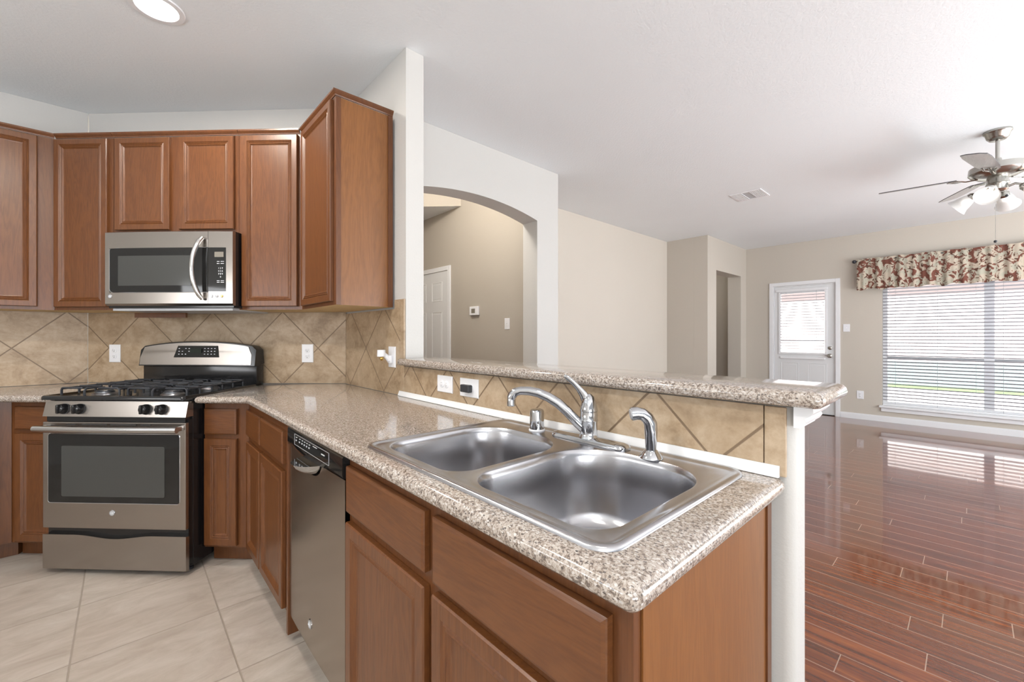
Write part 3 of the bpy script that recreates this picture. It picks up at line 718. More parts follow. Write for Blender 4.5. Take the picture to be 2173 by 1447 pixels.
for a in ((-1.753, 0.856, -1.386, 0.856), (-1.753, 0.816, -1.386, 0.816), (-1.753, 0.816, -1.753, 0.856), (-1.386, 0.816, -1.386, 0.856)):
    fr_.tube([(a[0], 0.4800, a[1]), (a[2], 0.4800, a[3])], 0.0008, 6)
fr_.build('panel_outline', PLASTIC_G, c_)
bt = Marks()
for i, x in enumerate((-1.735, -1.695, -1.665, -1.638, -1.612, -1.585)):
    bt.box(x, x+0.007, 0.4790, 0.4806, 0.832, 0.837)
    bt.box(x+0.003, x+0.014, 0.4790, 0.4806, 0.845, 0.847)
bt.box(-1.455, -1.425, 0.4790, 0.4806, 0.838, 0.841); bt.box(-1.54, -1.50, 0.4790, 0.4806, 0.848, 0.8495)
bt.build('button_mark', WHITEP, c_)
pk = MB().lathe((-1.567, 0.504, 0.792), [(0.085, 0), (0.08, -0.012), (0.06, -0.03), (0.03, -0.042), (0.005, -0.045)], 32).build('pocket_handle', CHROME, dw, smooth=True)
def badge(par, x, y, z, r=0.017):
    b = MB().lathe((x, y, z), [(r, 0), (r, 0.0016), (r*0.94, 0.0024), (r*0.80, 0.0024), (r*0.78, 0.0012), (0.0005, 0.0012)], 28, axis=(0, -1, 0)).build('badge', CHROME, par, smooth=True)
    MB().lathe((x, y-0.0013, z), [(r*0.76, 0), (r*0.76, 0.0004)], 28, axis=(0, -1, 0)).build('badge_face', PLASTIC_G, b)
    text(b, 'GE', r*0.95, (x, y-0.0019, z), WHITEP, 'badge_letters')
badge(dw, -1.586, 0.4845, 0.208)

# ------------------------------------------------------------------ stove
S0, S1 = -2.516, -1.750; SM = (S0+S1)/2
st = thing('gas_range', 'freestanding stainless gas range with black cooktop in the diagonal corner', 'stove', (SM, 2.4, 0), 'D')
MB().box(S0+0.004, S1-0.002, 2.125, 2.70, 0.035, 0.900, 0.003).box(S0+0.006, S1-0.004, 2.098, 2.124, 0.05, 0.80).build('body', BLACK, st)
for sx in (S0+0.05, S1-0.05):
    for dy in (2.16, 2.66):
        MB().lathe((sx, dy, 0.0), [(0.018, 0.0), (0.018, 0.012), (0.010, 0.014), (0.010, 0.034)], 16).build('foot', BLACKM, st)
# storage drawer with scooped top
dr = MB(); xs = [S0+(S1-S0)*i/40 for i in range(41)]
def sc_(x):
    u = (x-SM)/(0.21); return 0.206-(0.018*(math.cos(math.pi*u)*0.5+0.5) if abs(u) < 1 else 0)
for x0, x1 in zip(xs[:-1], xs[1:]):
    v = dr._v([(x0, 2.076, 0.03), (x1, 2.076, 0.03), (x1, 2.076, sc_(x1)), (x0, 2.076, sc_(x0)), (x0, 2.097, 0.022), (x1, 2.097, 0.022), (x1, 2.097, sc_(x1)-0.006), (x0, 2.097, sc_(x0)-0.006)])
    for q in ((0, 1, 2, 3), (4, 7, 6, 5), (0, 4, 5, 1), (3, 2, 6, 7)): dr.bm.faces.new([v[i] for i in q])
for x, sgn in ((S0, 1), (S1, -1)):
    v = dr._v([(x, 2.076, 0.03), (x, 2.097, 0.022), (x, 2.097, sc_(x)-0.006), (x, 2.076, sc_(x))]); dr.bm.faces.new(v)
bmesh.ops.remove_doubles(dr.bm, verts=dr.bm.verts, dist=0.00005)
dr.build('storage_drawer', STEEL, st)
# oven door
od = MB().box(S0, S1, 2.075, 2.097, 0.240, 0.787, 0.004).build('oven_door', STEEL, st)
wn_ = MB(); wn_.prism([(p[0], p[1]) for p in rrect(S0+0.033, S1-0.033, 0.373, 0.726, (0.012,)*4, 4)], 2.0735, 2.0745, 'y').build('window_glass', GLASSB, od)
wf = MB(); ol = rrect(S0+0.031, S1-0.031, 0.371, 0.728, (0.013,)*4, 4)
wf.tube([(x, 2.0745, z) for x, z in ol]+[(ol[0][0], 2.0745, ol[0][1])], 0.0018, 6).build('window_trim', CHROME, od)
MB().prism(rrect(S0+0.105, S1-0.110, 0.405, 0.665, (0.008,)*4, 4), 2.0727, 2.0733, 'y').build('inner_pane', WINB, od)
vs = MB()
for a, b in ((-2.385, -2.335), (-2.300, -2.165), (-2.145, -2.010), (-1.985, -1.935)): vs.box(a, b, 2.070, 2.074, 0.772, 0.778)
vs.build('vent_slots', DARK, od)
hb = MB(); n_ = 24
hb.tube([(S0+0.008+(S1-S0-0.016)*i/n_, 2.030-0.010*math.sin(math.pi*i/n_), 0.760) for i in range(n_+1)], 0.0145, 14, flat=1.15)
hb.box(S0+0.010, S0+0.030, 2.030, 2.076, 0.750, 0.772, 0.003).box(S1-0.030, S1-0.010, 2.030, 2.076, 0.750, 0.772, 0.003)
hb.build('handle', steel('handle_steel', (0.62, 0.61, 0.60), 0.2, 'x'), od, smooth=True)
badge(st, -2.140, 2.0745, 0.322, 0.0155)
# knob panel (leans back)
kp = MB(); kz0, kz1 = 0.815, 0.893
kp.rings([[(x, 2.075, kz0), (x, 2.092, kz1), (x, 2.124, kz1), (x, 2.124, kz0)] for x in (S0, S1)]).build('control_panel', STEEL, st)
MB().box(S0+0.012, S1-0.012, 2.086, 2.124, 0.788, 0.8145).build('vent_gap', BLACK, st)
kax = Vector((0, -1, 0.2)).normalized()
for kx in (-2.405, -2.320, -1.965, -1.880):
    k = MB().lathe((kx, 2.083, 0.853), [(0.027, 0), (0.027, 0.003), (0.025, 0.004)], 28, axis=kax).build('knob_ring', BLACKM, st, smooth=True)
    k2 = MB().lathe((kx, 2.079, 0.854), [(0.026, 0), (0.026, 0.006), (0.022, 0.018), (0.019, 0.024), (0.012, 0.027)], 28, axis=kax)
    k2.box(kx-0.007, kx+0.007, 2.043, 2.07, 0.834, 0.880, 0.005)
    k2.build('knob', BLACK, st, smooth=True)
# cooktop
ckt = MB(); rs = []
for ins, z in ((0, 0.902), (0, 0.916), (0.004, 0.922), (0.012, 0.924), (0.020, 0.922), (0.026, 0.916), (0.032, 0.914)):
    rs.append([(x, y, z) for x, y in rrect(S0-0.002+ins, S1+0.002-ins, 2.060+ins, 2.640-ins, (max(0.004, 0.02-ins*0.4),)*4, 5)])
ckt.rings(rs).build('cooktop', BLACK, st, smooth=True)
for bx in (S0+0.19, S1-0.19):
    for by in (2.215, 2.475):
        bb = MB().lathe((bx, by, 0.914), [(0.055, 0), (0.050, 0.006), (0.042, 0.008), (0.042, 0.014)], 28).build('burner', plain('burner_aluminium', (0.35, 0.36, 0.38), 0.35, 1.0) if bx == S0+0.19 and by == 2.215 else bpy.data.materials['burner_aluminium'], st, smooth=True)
        MB().lathe((bx, by, 0.928), [(0.036, 0), (0.038, 0.003), (0.034, 0.008), (0.01, 0.010)], 28).build('burner_cap', BLACKM, bb, smooth=True)
def grate(x0, x1):
    g = MB(); r_ = 0.0055; zt = 0.956
    xm = (x0+x1)/2
    for (a, b, c, d) in ((x0+0.02, 2.10, x1-0.02, 2.335), (x0+0.02, 2.355, x1-0.02, 2.59)):
        # four rounded hoops around each burner, feet down
        ym = (b+d)/2
        for sx in (-1, 1):
            ex = a if sx < 0 else c
            for yy in (b+0.03, d-0.03):
                s_ = 1 if yy > ym else -1
                g.tube([(ex, yy, 0.918), (ex, yy, zt-0.010), (ex-sx*0.008, yy, zt), (xm+sx*0.055, yy, zt), (xm+sx*0.047, yy, zt), (xm+sx*0.047, yy-s_*0.03, zt)], r_, 8)
            g.tube([(ex, ym, 0.918), (ex, ym, zt-0.010), (ex-sx*0.008, ym, zt), (xm+sx*0.03, ym, zt)], r_, 8)
        g.tube([(xm, b, 0.918), (xm, b, zt-0.010), (xm, b+0.010, zt), (xm, ym-0.03, zt)], r_, 8)
        g.tube([(xm, d, 0.918), (xm, d, zt-0.010), (xm, d-0.010, zt), (xm, ym+0.03, zt)], r_, 8)
    for yy in (2.345,): g.tube([(x0+0.02, yy, zt-0.004), (x1-0.02, yy, zt-0.004)], r_, 8)
    for xx in (x0+0.02, x1-0.02): g.tube([(xx, 2.13, zt-0.004), (xx, 2.56, zt-0.004)], r_, 8)
    return g
grate(S0+0.02, SM-0.004).build('grate', BLACKM, st, smooth=True)
grate(SM+0.004, S1-0.02).build('grate', BLACKM, st, smooth=True)
# backguard
bg = MB(); bg.box(S0+0.004, S1-0.004, 2.640, 2.712, 0.903, 1.045, 0.006)
xs = [S0+(S1-S0)*i/30 for i in range(31)]
def bz(x):
    u = (x-SM)/((S1-S0)/2); return 1.198-0.034*abs(u)**2.2-0.02*max(0, (abs(u)-0.94)/0.06)
rs = [[(x, 2.612, 1.040), (x, 2.628, bz(x)-0.004), (x, 2.640, bz(x)), (x, 2.700, bz(x)-0.004), (x, 2.712, 1.05), (x, 2.64, 1.036)] for x in xs]
bg.rings(rs).build('backguard', BLACK, st, smooth=True)
fs = MB(); xs2 = [S0+0.006+(S1-S0-0.030)*i/30 for i in range(31)]
rs = []
for x in xs2:
    i = min(1, (x-xs2[0])/0.03); j = min(1, (xs2[-1]-x)/0.03); ed = 0.006
    zt = bz(x)-0.010-0.05*(1-i)**2-0.05*(1-j)**2
    z0_ = 1.046
    yt = 2.612+0.016*(zt-1.04)/(0.155)
    rs.append([(x, 2.6105, z0_), (x, yt-0.0012, zt), (x, yt+0.002, zt), (x, 2.614, z0_)])
f_ = fs.rings(rs).build('fascia', STEEL, st, smooth=True)
dsp = MB(); dsp.rings([[(x, 2.6085+(z-1.04)*0.1, z) for x, z in ((-2.285-0.0, 1.094), (-1.985, 1.094), (-1.998, 1.166), (-2.262, 1.166))], [(x, 2.6120+(z-1.04)*0.1, z) for x, z in ((-2.287, 1.092), (-1.983, 1.092), (-1.996, 1.168), (-2.264, 1.168))]])
d_ = dsp.build('display_panel', GLASSB, st)
bm_ = Marks()
for i in range(4):
    for j, z in enumerate((1.112, 1.130, 1.148)):
        if (i+j) % 4 != 3: bm_.box(-2.255+i*0.022, -2.247+i*0.022, 2.6075+(z-1.04)*.1, 2.609+(z-1.04)*.1, z, z+0.004)
        bm_.box(-2.085+i*0.022, -2.077+i*0.022, 2.6075+(z-1.04)*.1, 2.609+(z-1.04)*.1, z, z+0.004)
bm_.build('button_mark', WHITEP, d_)
MB().box(-2.175, -2.10, 2.613, 2.6145, 1.122, 1.150).build('clock_display', LCDG, d_)

# ------------------------------------------------------------------ microwave
M0, M1 = -2.461, -1.699
mw = thing('microwave', 'over-the-range stainless microwave with black window and curved handle', 'microwave', ((M0+M1)/2, 2.5, 1.39), 'D')
MB().box(M0+0.004, M1-0.004, 2.362, 2.7335, 1.392, 1.836, 0.003).build('body', BLACK, mw)
MB().box(M0+0.02, M1-0.02, 2.372, 2.70, 1.378, 1.3915).build('vent_underside', PLASTIC_G, mw)
def bow(x): return 2.332+0.012*(2*(x-(M0+M1)/2)/(M1-M0))**2
def bowed(x0, x1, z0, z1, dy0, dy1, nseg=16, chz=0.0):
    m = MB(); rs = []
    for i in range(nseg+1):
        x = x0+(x1-x0)*i/nseg; y = bow(x)
        rs.append([(x, y+dy0+chz, z0), (x, y+dy0, z0+chz), (x, y+dy0, z1-chz*0.3), (x, y+dy0+chz*0.3, z1), (x, y+dy1, z1), (x, y+dy1, z0)])
    return m.rings(rs)
SP = -1.838
md = bowed(M0, SP-0.001, 1.405, 1.832, 0, 0.025, chz=0.012).build('door', STEEL, mw, smooth=True)
bowed(M0+0.030, SP-0.0015, 1.482, 1.737, -0.0012, 0.001).build('window_glass', GLASSB, md, smooth=True)
bowed(M0+0.085, -1.935, 1.520, 1.692, -0.0022, -0.0014).build('inner_pane', WINB, md, smooth=True)
tr = [(M0+0.042, 1.737), (M0+0.034, 1.733), (M0+0.030, 1.725), (M0+0.030, 1.500), (M0+0.036, 1.487), (M0+0.050, 1.481)]
MB().tube([(SP-0.003, bow(SP)-0.001, 1.7375)]+[(x, bow(x)-0.001, z) for x, z in tr]+[(SP-0.003-(SP-M0-0.06)*(1-i/8), bow(SP-0.003-(SP-M0-0.06)*(1-i/8))-0.001, 1.4805) for i in range(1, 9)], 0.0016, 6).build('window_trim', CHROME, md)
cpm = bowed(SP+0.001, M1, 1.405, 1.832, 0, 0.025, chz=0.012).build('control_panel', STEEL, mw, smooth=True)
kp_ = bowed(SP+0.002, -1.737, 1.486, 1.737, -0.0012, 0.001).build('keypad', GLASSB, mw, smooth=True)
MB().box(-1.815, -1.748, bow(-1.78)-0.0022, bow(-1.78)-0.0012, 1.682, 1.712).build('display', LCD, kp_)
ky = bow(-1.76)-0.0026
for r_i, row in enumerate(('1 2 3', '4 5 6', '7 8 9', '0')):
    text(kp_, row, 0.0135, (-1.766, ky, 1.618-r_i*0.0165), WHITEP, 'keypad_digits')
km = Marks()
for i, z in enumerate((1.646, 1.632, 1.617, 1.601, 1.586, 1.572, 1.557, 1.545)):
    km.box(-1.820, -1.800, ky, ky+0.0008, z, z+0.0035)
for z in (1.655, 1.643, 1.545, 1.536):
    km.box(-1.794, -1.772, ky, ky+0.0008, z, z+0.003).box(-1.765, -1.746, ky, ky+0.0008, z, z+0.003)
km.build('button_mark', WHITEP, kp_)
for i, (x, m_) in enumerate(((-1.818, CHROME), (-1.788, PLASTIC_G), (-1.760, BRASS))):
    MB().lathe((x, bow(x), 1.458), [(0.0075, -0.001), (0.0075, 0.003), (0.005, 0.005)], 16, axis=(0, -1, 0)).build('button', m_, cpm, smooth=True)
hp = []
for i in range(17):
    t = i/16; hp.append((-1.880-0.012*math.sin(math.pi*t)+0.018*abs(2*t-1)**3, 2.325-0.040*math.sin(math.pi*t)**0.6, 1.440+0.350*t))
MB().tube(hp, [0.010]+[0.0125]*15+[0.010], 14, flat=1.0).build('handle', steel('microwave_handle_steel', (0.72, 0.72, 0.71), 0.22, 'z'), md, smooth=True)
badge(mw, -2.428, bow(-2.428), 1.460, 0.0125)

# ------------------------------------------------------------------ outlets, switches
def plate(name, label, cat, fr, x0, x1, z0, z1, y, kind='duplex', rot=False):
    xm, zm = (x0+x1)/2, (z0+z1)/2
    o = thing(name, label, cat, (xm, y-0.0005, z0), fr)
    MB().rectloft(x0, x1, z0, z1, [(0, 0), (0, 0.003), (0.003, 0.006), (0.006, 0.006)], y-0.0005).build('cover_plate', PLASTIC, o)
    yy = y-0.0065
    if kind == 'duplex':
        for k in (-1, 1):
            cx, cz = (xm+k*0.0195, zm) if rot else (xm, zm+k*0.0195)
            r_ = MB().lathe((cx, yy, cz), [(0.0165, 0), (0.0165, 0.002), (0.0155, 0.0025)], 20, axis=(0, -1, 0)).build('receptacle', PLASTIC, o, smooth=True)
            s_ = MB()
            if rot: s_.box(cx-0.004, cx+0.004, yy-0.003, yy-0.0024, cz+0.005, cz+0.0065).box(cx-0.004, cx+0.004, yy-0.003, yy-0.0024, cz-0.0065, cz-0.005)
            else: s_.box(cx-0.0065, cx-0.005, yy-0.003, yy-0.0024, cz-0.003, cz+0.006).box(cx+0.005, cx+0.0065, yy-0.003, yy-0.0024, cz-0.003, cz+0.006).lathe((cx, yy-0.0024, cz-0.008), [(0.0025, 0), (0.0025, 0.0006)], 10, axis=(0, -1, 0))
            s_.build('slots', DARK if not rot else PLASTIC_G, r_)
    elif kind == 'switch':
        MB().box(xm-0.005, xm+0.005, yy-0.009, yy, zm-0.002, zm+0.010, 0.001).build('toggle', PLASTIC, o)
        Marks().box(xm-0.002, xm+0.002, yy-0.0008, yy, zm+0.02, zm+0.024).box(xm-0.002, xm+0.002, yy-0.0008, yy, zm-0.024, zm-0.020).build('screw', PLASTIC_G, o)
    return o
plate('wall_outlet', 'white duplex outlet on the diagonal tile left of the stove', 'outlet', 'D', -2.838, -2.760, 1.053, 1.173, 2.735)
plate('wall_outlet', 'white duplex outlet on the diagonal tile right of the stove', 'outlet', 'D', -1.508, -1.430, 1.055, 1.176, 2.735)
plate('wall_outlet', 'white outlet plate under the wall cabinet end holding the night light', 'outlet', 'P', -2.168, -2.090, 1.060, 1.173, 1.075, kind='none')
plate('wall_outlet', 'white sideways outlet under the bar nearest the tiled corner', 'outlet', 'P', -1.676, -1.556, 0.974, 1.050, 1.075, rot=True)
plate('wall_outlet', 'white sideways outlet under the bar with the black plug', 'outlet', 'P', -1.497, -1.370, 0.972, 1.050, 1.075, rot=True)
plate('wall_switch', 'white toggle light switch on the far wall beside the back door', 'switch', 'P', -1.305, -1.225, 1.295, 1.410, 8.02, kind='switch')
plate('wall_outlet', 'white outlet low on the far wall between door and window', 'outlet', 'P', -1.145, -1.065, 0.300, 0.420, 8.02)
plate('wall_switch', 'white light switch on the taupe foyer wall inside the arch', 'switch', 'P', -3.252, -3.176, 1.298, 1.414, 2.89, kind='switch')
o = thing('plug_adapter', 'small black plug adapter in the sideways outlet under the bar', 'plug', (-1.455, 1.068, 1.0), 'P')
MB().box(-1.462, -1.402, 1.044, 1.0655, 0.994, 1.026, 0.004).build('housing', BLACKM, o)
o = thing('night_light', 'white plug-in night light with brass bulb in the outlet beside the bar', 'night light', (-2.129, 1.068, 1.09), 'P')
MB().box(-2.148, -2.112, 1.052, 1.068, 1.083, 1.125, 0.005).tube([(-2.130, 1.056, 1.100), (-2.132, 1.040, 1.120), (-2.136, 1.030, 1.130), (-2.138, 1.024, 1.132)], [0.014, 0.013, 0.012, 0.010], 10).build('body', PLASTIC, o, smooth=True)
MB().lathe((-2.138, 1.014, 1.120), [(0.021, 0), (0.0225, 0.001), (0.021, 0.035), (0.019, 0.036)], 20).build('lamp_shade', PLASTIC, o, smooth=True)
MB().sphere((-2.138, 1.016, 1.110), 0.010, 14, (1, 1, 1.2)).build('bulb', BRASS, o, smooth=True)
o = thing('thermostat', 'small square white thermostat on the taupe foyer wall', 'thermostat', (-3.747, 2.889, 1.51), 'P')
MB().box(-3.822, -3.672, 2.862, 2.889, 1.462, 1.560, 0.005).build('case', PLASTIC, o)
MB().box(-3.785, -3.720, 2.860, 2.8618, 1.485, 1.535).build('screen', LCD, o)

# ------------------------------------------------------------------ recessed ceiling light, air register
o = thing('recessed_light', 'round glowing recessed light at the top left of the ceiling', 'ceiling light', (0.11, 2.535, 2.743))
MB().lathe((0.11, 2.535, 2.7425), [(0.105, 0), (0.103, -0.006), (0.082, -0.007), (0.078, 0.0)], 40, cap=False).build('trim_ring', TRIM, o, smooth=True)
MB().lathe((0.11, 2.535, 2.7420), [(0.079, 0), (0.079, -0.003), (0.05, -0.004)], 36).build('lens', LAMP, o, smooth=True)
o = thing('air_register', 'white louvred air register in the living room ceiling', 'air vent', (4.94, 1.605, 2.743))
MB().box(4.79, 5.09, 1.455, 1.475, 2.735, 2.7425).box(4.79, 5.09, 1.735, 1.755, 2.735, 2.7425).box(4.79, 4.81, 1.475, 1.735, 2.735, 2.7425).box(5.07, 5.09, 1.475, 1.735, 2.735, 2.7425).build('frame', TRIM, o)
MB().box(4.81, 5.07, 1.475, 1.735, 2.741, 2.7425).build('backing', PLASTIC_G, o)
lv = MB()
for i in range(5): lv.box(4.81, 5.07, 1.484+i*0.016, 1.487+i*0.016+0.006, 2.7355, 2.7408)
for i in range(5): lv.box(4.81, 5.07, 1.655+i*0.016, 1.667+i*0.016, 2.7355, 2.7408)
lv.box(4.81, 5.07, 1.565, 1.569, 2.7345, 2.7408).box(4.81, 5.07, 1.642, 1.646, 2.7345, 2.7408)
lv.build('louvres', TRIM, o)

# ------------------------------------------------------------------ doors
def panel_set(par, rects, y, mat):
    for x0, x1, z0, z1 in rects:
        MB().rectloft(x0, x1, z0, z1, [(0, 0), (0.004, 0.004), (0.012, -0.004), (0.022, -0.004), (0.030, 0.002), (0.034, 0.002)], y+0.0005).build('raised_panel', mat, par)
d1 = thing('door_1', 'white half-glass back door with mini blind beside the window', 'door', (-1.82, 8.02, 0), 'P', kind='structure')
cs = MB()
for x0, x1, z0, z1 in ((-2.297, -2.241, 0, 2.112), (-1.397, -1.341, 0, 2.112), (-2.241, -1.397, 2.056, 2.112)):
    cs.box(x0, x1, 8.004, 8.0195, z0, z1, 0.003)
cs.build('casing', TRIM, d1)
MB().box(-2.239, -2.228, 8.022, 8.13, 0.002, 2.054).box(-1.410, -1.399, 8.022, 8.13, 0.002, 2.054).box(-2.228, -1.410, 8.022, 8.13, 2.043, 2.054).build('jamb', TRIM, d1)
DOORP = plain('door_paint', (0.74, 0.75, 0.76), 0.35)
x0, x1 = -2.225, -1.413
gx0, gx1, gz0, gz1 = -2.135, -1.535, 0.965, 1.925
sl = MB()
sl.box(x0, gx0, 8.035, 8.075, 0.012, 2.040).box(gx1, x1, 8.035, 8.075, 0.012, 2.040).box(gx0, gx1, 8.035, 8.075, 0.012, gz0).box(gx0, gx1, 8.035, 8.075, gz1, 2.040)
slb = sl.build('door_slab', DOORP, d1)
wfm = MB()
for a in ((gx0-0.03, gx0, gz0-0.03, gz1+0.03), (gx1, gx1+0.03, gz0-0.03, gz1+0.03), (gx0, gx1, gz0-0.03, gz0), (gx0, gx1, gz1, gz1+0.03)):
    wfm.box(a[0], a[1], 8.022, 8.0345, a[2], a[3], 0.003)
wfm.build('glass_frame', TRIM, d1)
MB().box(gx0, gx1, 8.052, 8.056, gz0, gz1).build('glass_pane', CLEAR, d1)
panel_set(slb, [(-2.13, -1.88, 0.20, 0.80), (-1.76, -1.51, 0.20, 0.80)], 8.035, DOORP)
MB().box(-2.20, -1.50, 8.010, 8.034, 1.955, 1.995, 0.004).build('blind_headrail', TRIM, d1)
MB().box(-2.14, -1.53, 8.012, 8.034, 0.860, 0.895, 0.006).build('blind_bottom_bracket', TRIM, d1)
bl = MB()
for i in range(21):
    z = 1.935-0.0455*i
    if z > 0.985: bl.rings([[(x, 8.0125, z+0.004), (x, 8.0335, z-0.003), (x, 8.0335, z-0.0008), (x, 8.0125, z+0.0062)] for x in (gx0+0.003, gx1-0.003)])
bl.box(gx0+0.003, gx1-0.003, 8.0235, 8.033, 1.150, 1.162)
bl.build('blind_slats', SLAT, d1)
MB().tube([(-1.64, 8.010, 1.95), (-1.64, 8.010, 1.15)], 0.0025, 6).tube([(-2.05, 8.010, 1.95), (-2.05, 8.010, 1.16)], 0.0012, 6).build('blind_cords', PLASTIC_G, d1)
MB().lathe((-1.470, 8.034, 1.045), [(0.028, 0), (0.028, 0.006), (0.022, 0.012), (0.010, 0.014)], 20, axis=(0, -1, 0)).build('deadbolt', NICKEL, d1, smooth=True)
MB().lathe((-1.470, 8.034, 0.925), [(0.032, 0), (0.032, 0.005), (0.012, 0.010), (0.012, 0.028), (0.028, 0.040), (0.030, 0.052), (0.018, 0.062)], 20, axis=(0, -1, 0)).build('door_knob', NICKEL, d1, smooth=True)
for z in (1.75, 1.0, 0.25): MB().tube([(-2.232, 8.018, z-0.045), (-2.232, 8.018, z+0.045)], 0.006, 8).build('hinge', TRIM, d1)
MB().box(-2.228, -1.41, 8.02, 8.14, 0.0015, 0.011).build('threshold', DARK, d1)

d2 = thing('door_2', 'white six-panel door on the foyer wall behind the arch', 'door', (-4.7, 2.89, 0), 'P', kind='structure')
MB().box(-4.283, -4.226, 2.874, 2.8895, 0, 2.083, 0.003).box(-5.17, -5.113, 2.874, 2.8895, 0, 2.083, 0.003).box(-5.113, -4.283, 2.874, 2.8895, 2.028, 2.083, 0.003).build('casing', TRIM, d2)
slb = MB().box(-5.110, -4.287, 2.880, 2.8895, 0.01, 2.022).build('door_slab', DOORP, d2)
panel_set(slb, [(-4.63, -4.40, 1.66, 1.90), (-5.00, -4.77, 1.66, 1.90), (-4.63, -4.40, 0.93, 1.53), (-5.00, -4.77, 0.93, 1.53), (-4.63, -4.40, 0.2, 0.8), (-5.00, -4.77, 0.2, 0.8)], 2.880, DOORP)
MB().lathe((-5.05, 2.880, 0.93), [(0.03, 0), (0.03, 0.005), (0.012, 0.01), (0.012, 0.03), (0.028, 0.042), (0.02, 0.06)], 16, axis=(0, -1, 0)).build('door_knob', NICKEL, d2, smooth=True)

# ------------------------------------------------------------------ window, blind, valance
w1 = thing('window_1', 'wide white double window of the living room', 'window', (0.17, 8.02, WB), 'P', kind='structure')
fx0, fx1 = -WL, -WR; fm = 0.163
fr_ = MB()
fr_.box(fx0+0.001, fx0+0.05, 8.09, 8.13, WB+.001, WT-.001).box(fx1-0.05, fx1-.001, 8.09, 8.13, WB+.001, WT-.001).box(fx0+.05, fx1-.05, 8.09, 8.13, WB+.001, WB+0.05).box(fx0+.05, fx1-.05, 8.09, 8.13, WT-0.05, WT-.001)
fr_.build('window_frame', TRIM, w1)
MB().box(fm-0.045, fm+0.045, 8.085, 8.135, WB+.05, WT-.05).build('mullion', TRIM, w1)
for a, b in ((fx0+0.05, fm-0.045), (fm+0.045, fx1-0.05)):
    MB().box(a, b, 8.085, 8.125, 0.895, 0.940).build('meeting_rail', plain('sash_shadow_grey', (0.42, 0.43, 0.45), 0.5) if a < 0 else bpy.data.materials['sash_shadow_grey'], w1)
    MB().box(a, b, 8.106, 8.110, WB+0.05, WT-0.05).build('glass_pane', CLEAR, w1)
MB().box(fx0-0.03, fx1+0.03, 7.965, 8.0190, 0.207, 0.2345, 0.006).box(fx0-0.012, fx1+0.012, 7.998, 8.0190, 0.150, 0.2065, 0.006).build('window_sill', TRIM, w1)
MB().box(fx0+0.001, fx1-0.001, 8.0205, 8.089, WB+0.0005, WB+0.006).build('window_stool', TRIM, w1)
wb = thing('window_blind', 'white two-inch horizontal blind covering the living room window', 'blind', (0.17, 8.05, WT), 'P')
MB().box(fx0+0.004, fx1-0.004, 8.024, 8.074, 1.925, 1.972).build('headrail', TRIM, wb)
sl = MB(); i = 0; z = 1.90
while z > 0.275:
    tilt = -0.0062 if z > 0.89 else -0.0080
    sl.rings([[(x, 8.026, z-tilt), (x, 8.050, z+0.0012), (x, 8.074, z+tilt), (x, 8.074, z+tilt+0.0032), (x, 8.050, z+0.0046), (x, 8.026, z-tilt+0.0032)] for x in (fx0+0.006, fx1-0.006)])
    z -= 0.0452
sl.build('slats', SLAT, wb)
MB().box(fx0+0.006, fx1-0.006, 8.028, 8.072, 0.243, 0.262, 0.003).build('bottom_rail', TRIM, wb)
ld = MB()
for x in (-0.72, -0.30, 0.05, 0.28, 0.65, 1.05):
    for y in (8.0245, 8.0755): ld.tube([(x, y, 0.262), (x, y, 1.93)], 0.0012, 5)
ld.build('ladder_cords', PLASTIC_G, wb)
MB().tube([(-0.78, 8.016, 1.92), (-0.78, 8.014, 1.13)], 0.0022, 6).lathe((-0.78, 8.014, 1.095), [(0.006, 0), (0.008, 0.012), (0.003, 0.035)], 10).build('pull_cord', WHITEP, wb)
rod = thing('curtain_rod', 'dark curtain rod with round finial above the window', 'curtain rod', (0.2, 7.94, 2.32), 'P')
MB().tube([(-1.14, 7.935, 2.325), (1.5, 7.935, 2.325)], 0.009, 12).tube([(-1.02, 7.935, 2.325), (-1.02, 8.019, 2.325)], 0.006, 8).build('rod', BLACKM, rod, smooth=True)
MB().sphere((-1.162, 7.935, 2.325), 0.026, 18).build('finial', BLACKM, rod, smooth=True)
va = thing('window_valance', 'gathered floral valance in cream and rust over the window', 'valance', (0.2, 7.93, 1.9), 'P')
vm = MB(); cols = 360; Z = [2.352, 2.338, 2.325, 2.300, 2.22, 2.12, 2.02, 1.93, 1.905]
fall = [0.3, 0.7, 1.0, 0.8, 0.9, 1.05, 1.15, 1.2, 1.2]
random.seed(3); ph = [random.uniform(0, 6.28) for _ in range(6)]
front, back = [], []
for i in range(cols+1):
    x = -1.128+2.60*i/cols
    wv = 0.010*math.sin(x*44+ph[0]+1.3*math.sin(x*9))+0.006*math.sin(x*83+ph[1])+0.004*math.sin(x*27+ph[2])
    dz = 0.010*math.sin(x*22+ph[3])+0.006*math.sin(x*51+ph[4])
    hem = 0.006*math.sin(x*31)
    front.append([(x, 7.914-0.010*(k > 2)+wv*f, z+(dz*0.4 if k == 0 else 0)+(hem+dz*0.7 if k >= 7 else 0)) for k, (z, f) in enumerate(zip(Z, fall))])
for i in range(cols+1):
    front[i] = front[i]+[(p[0], p[1]+0.003, p[2]) for p in front[i][::-1]]
vm.rings(front); vm.build('fabric', FLORAL, va, smooth=True)

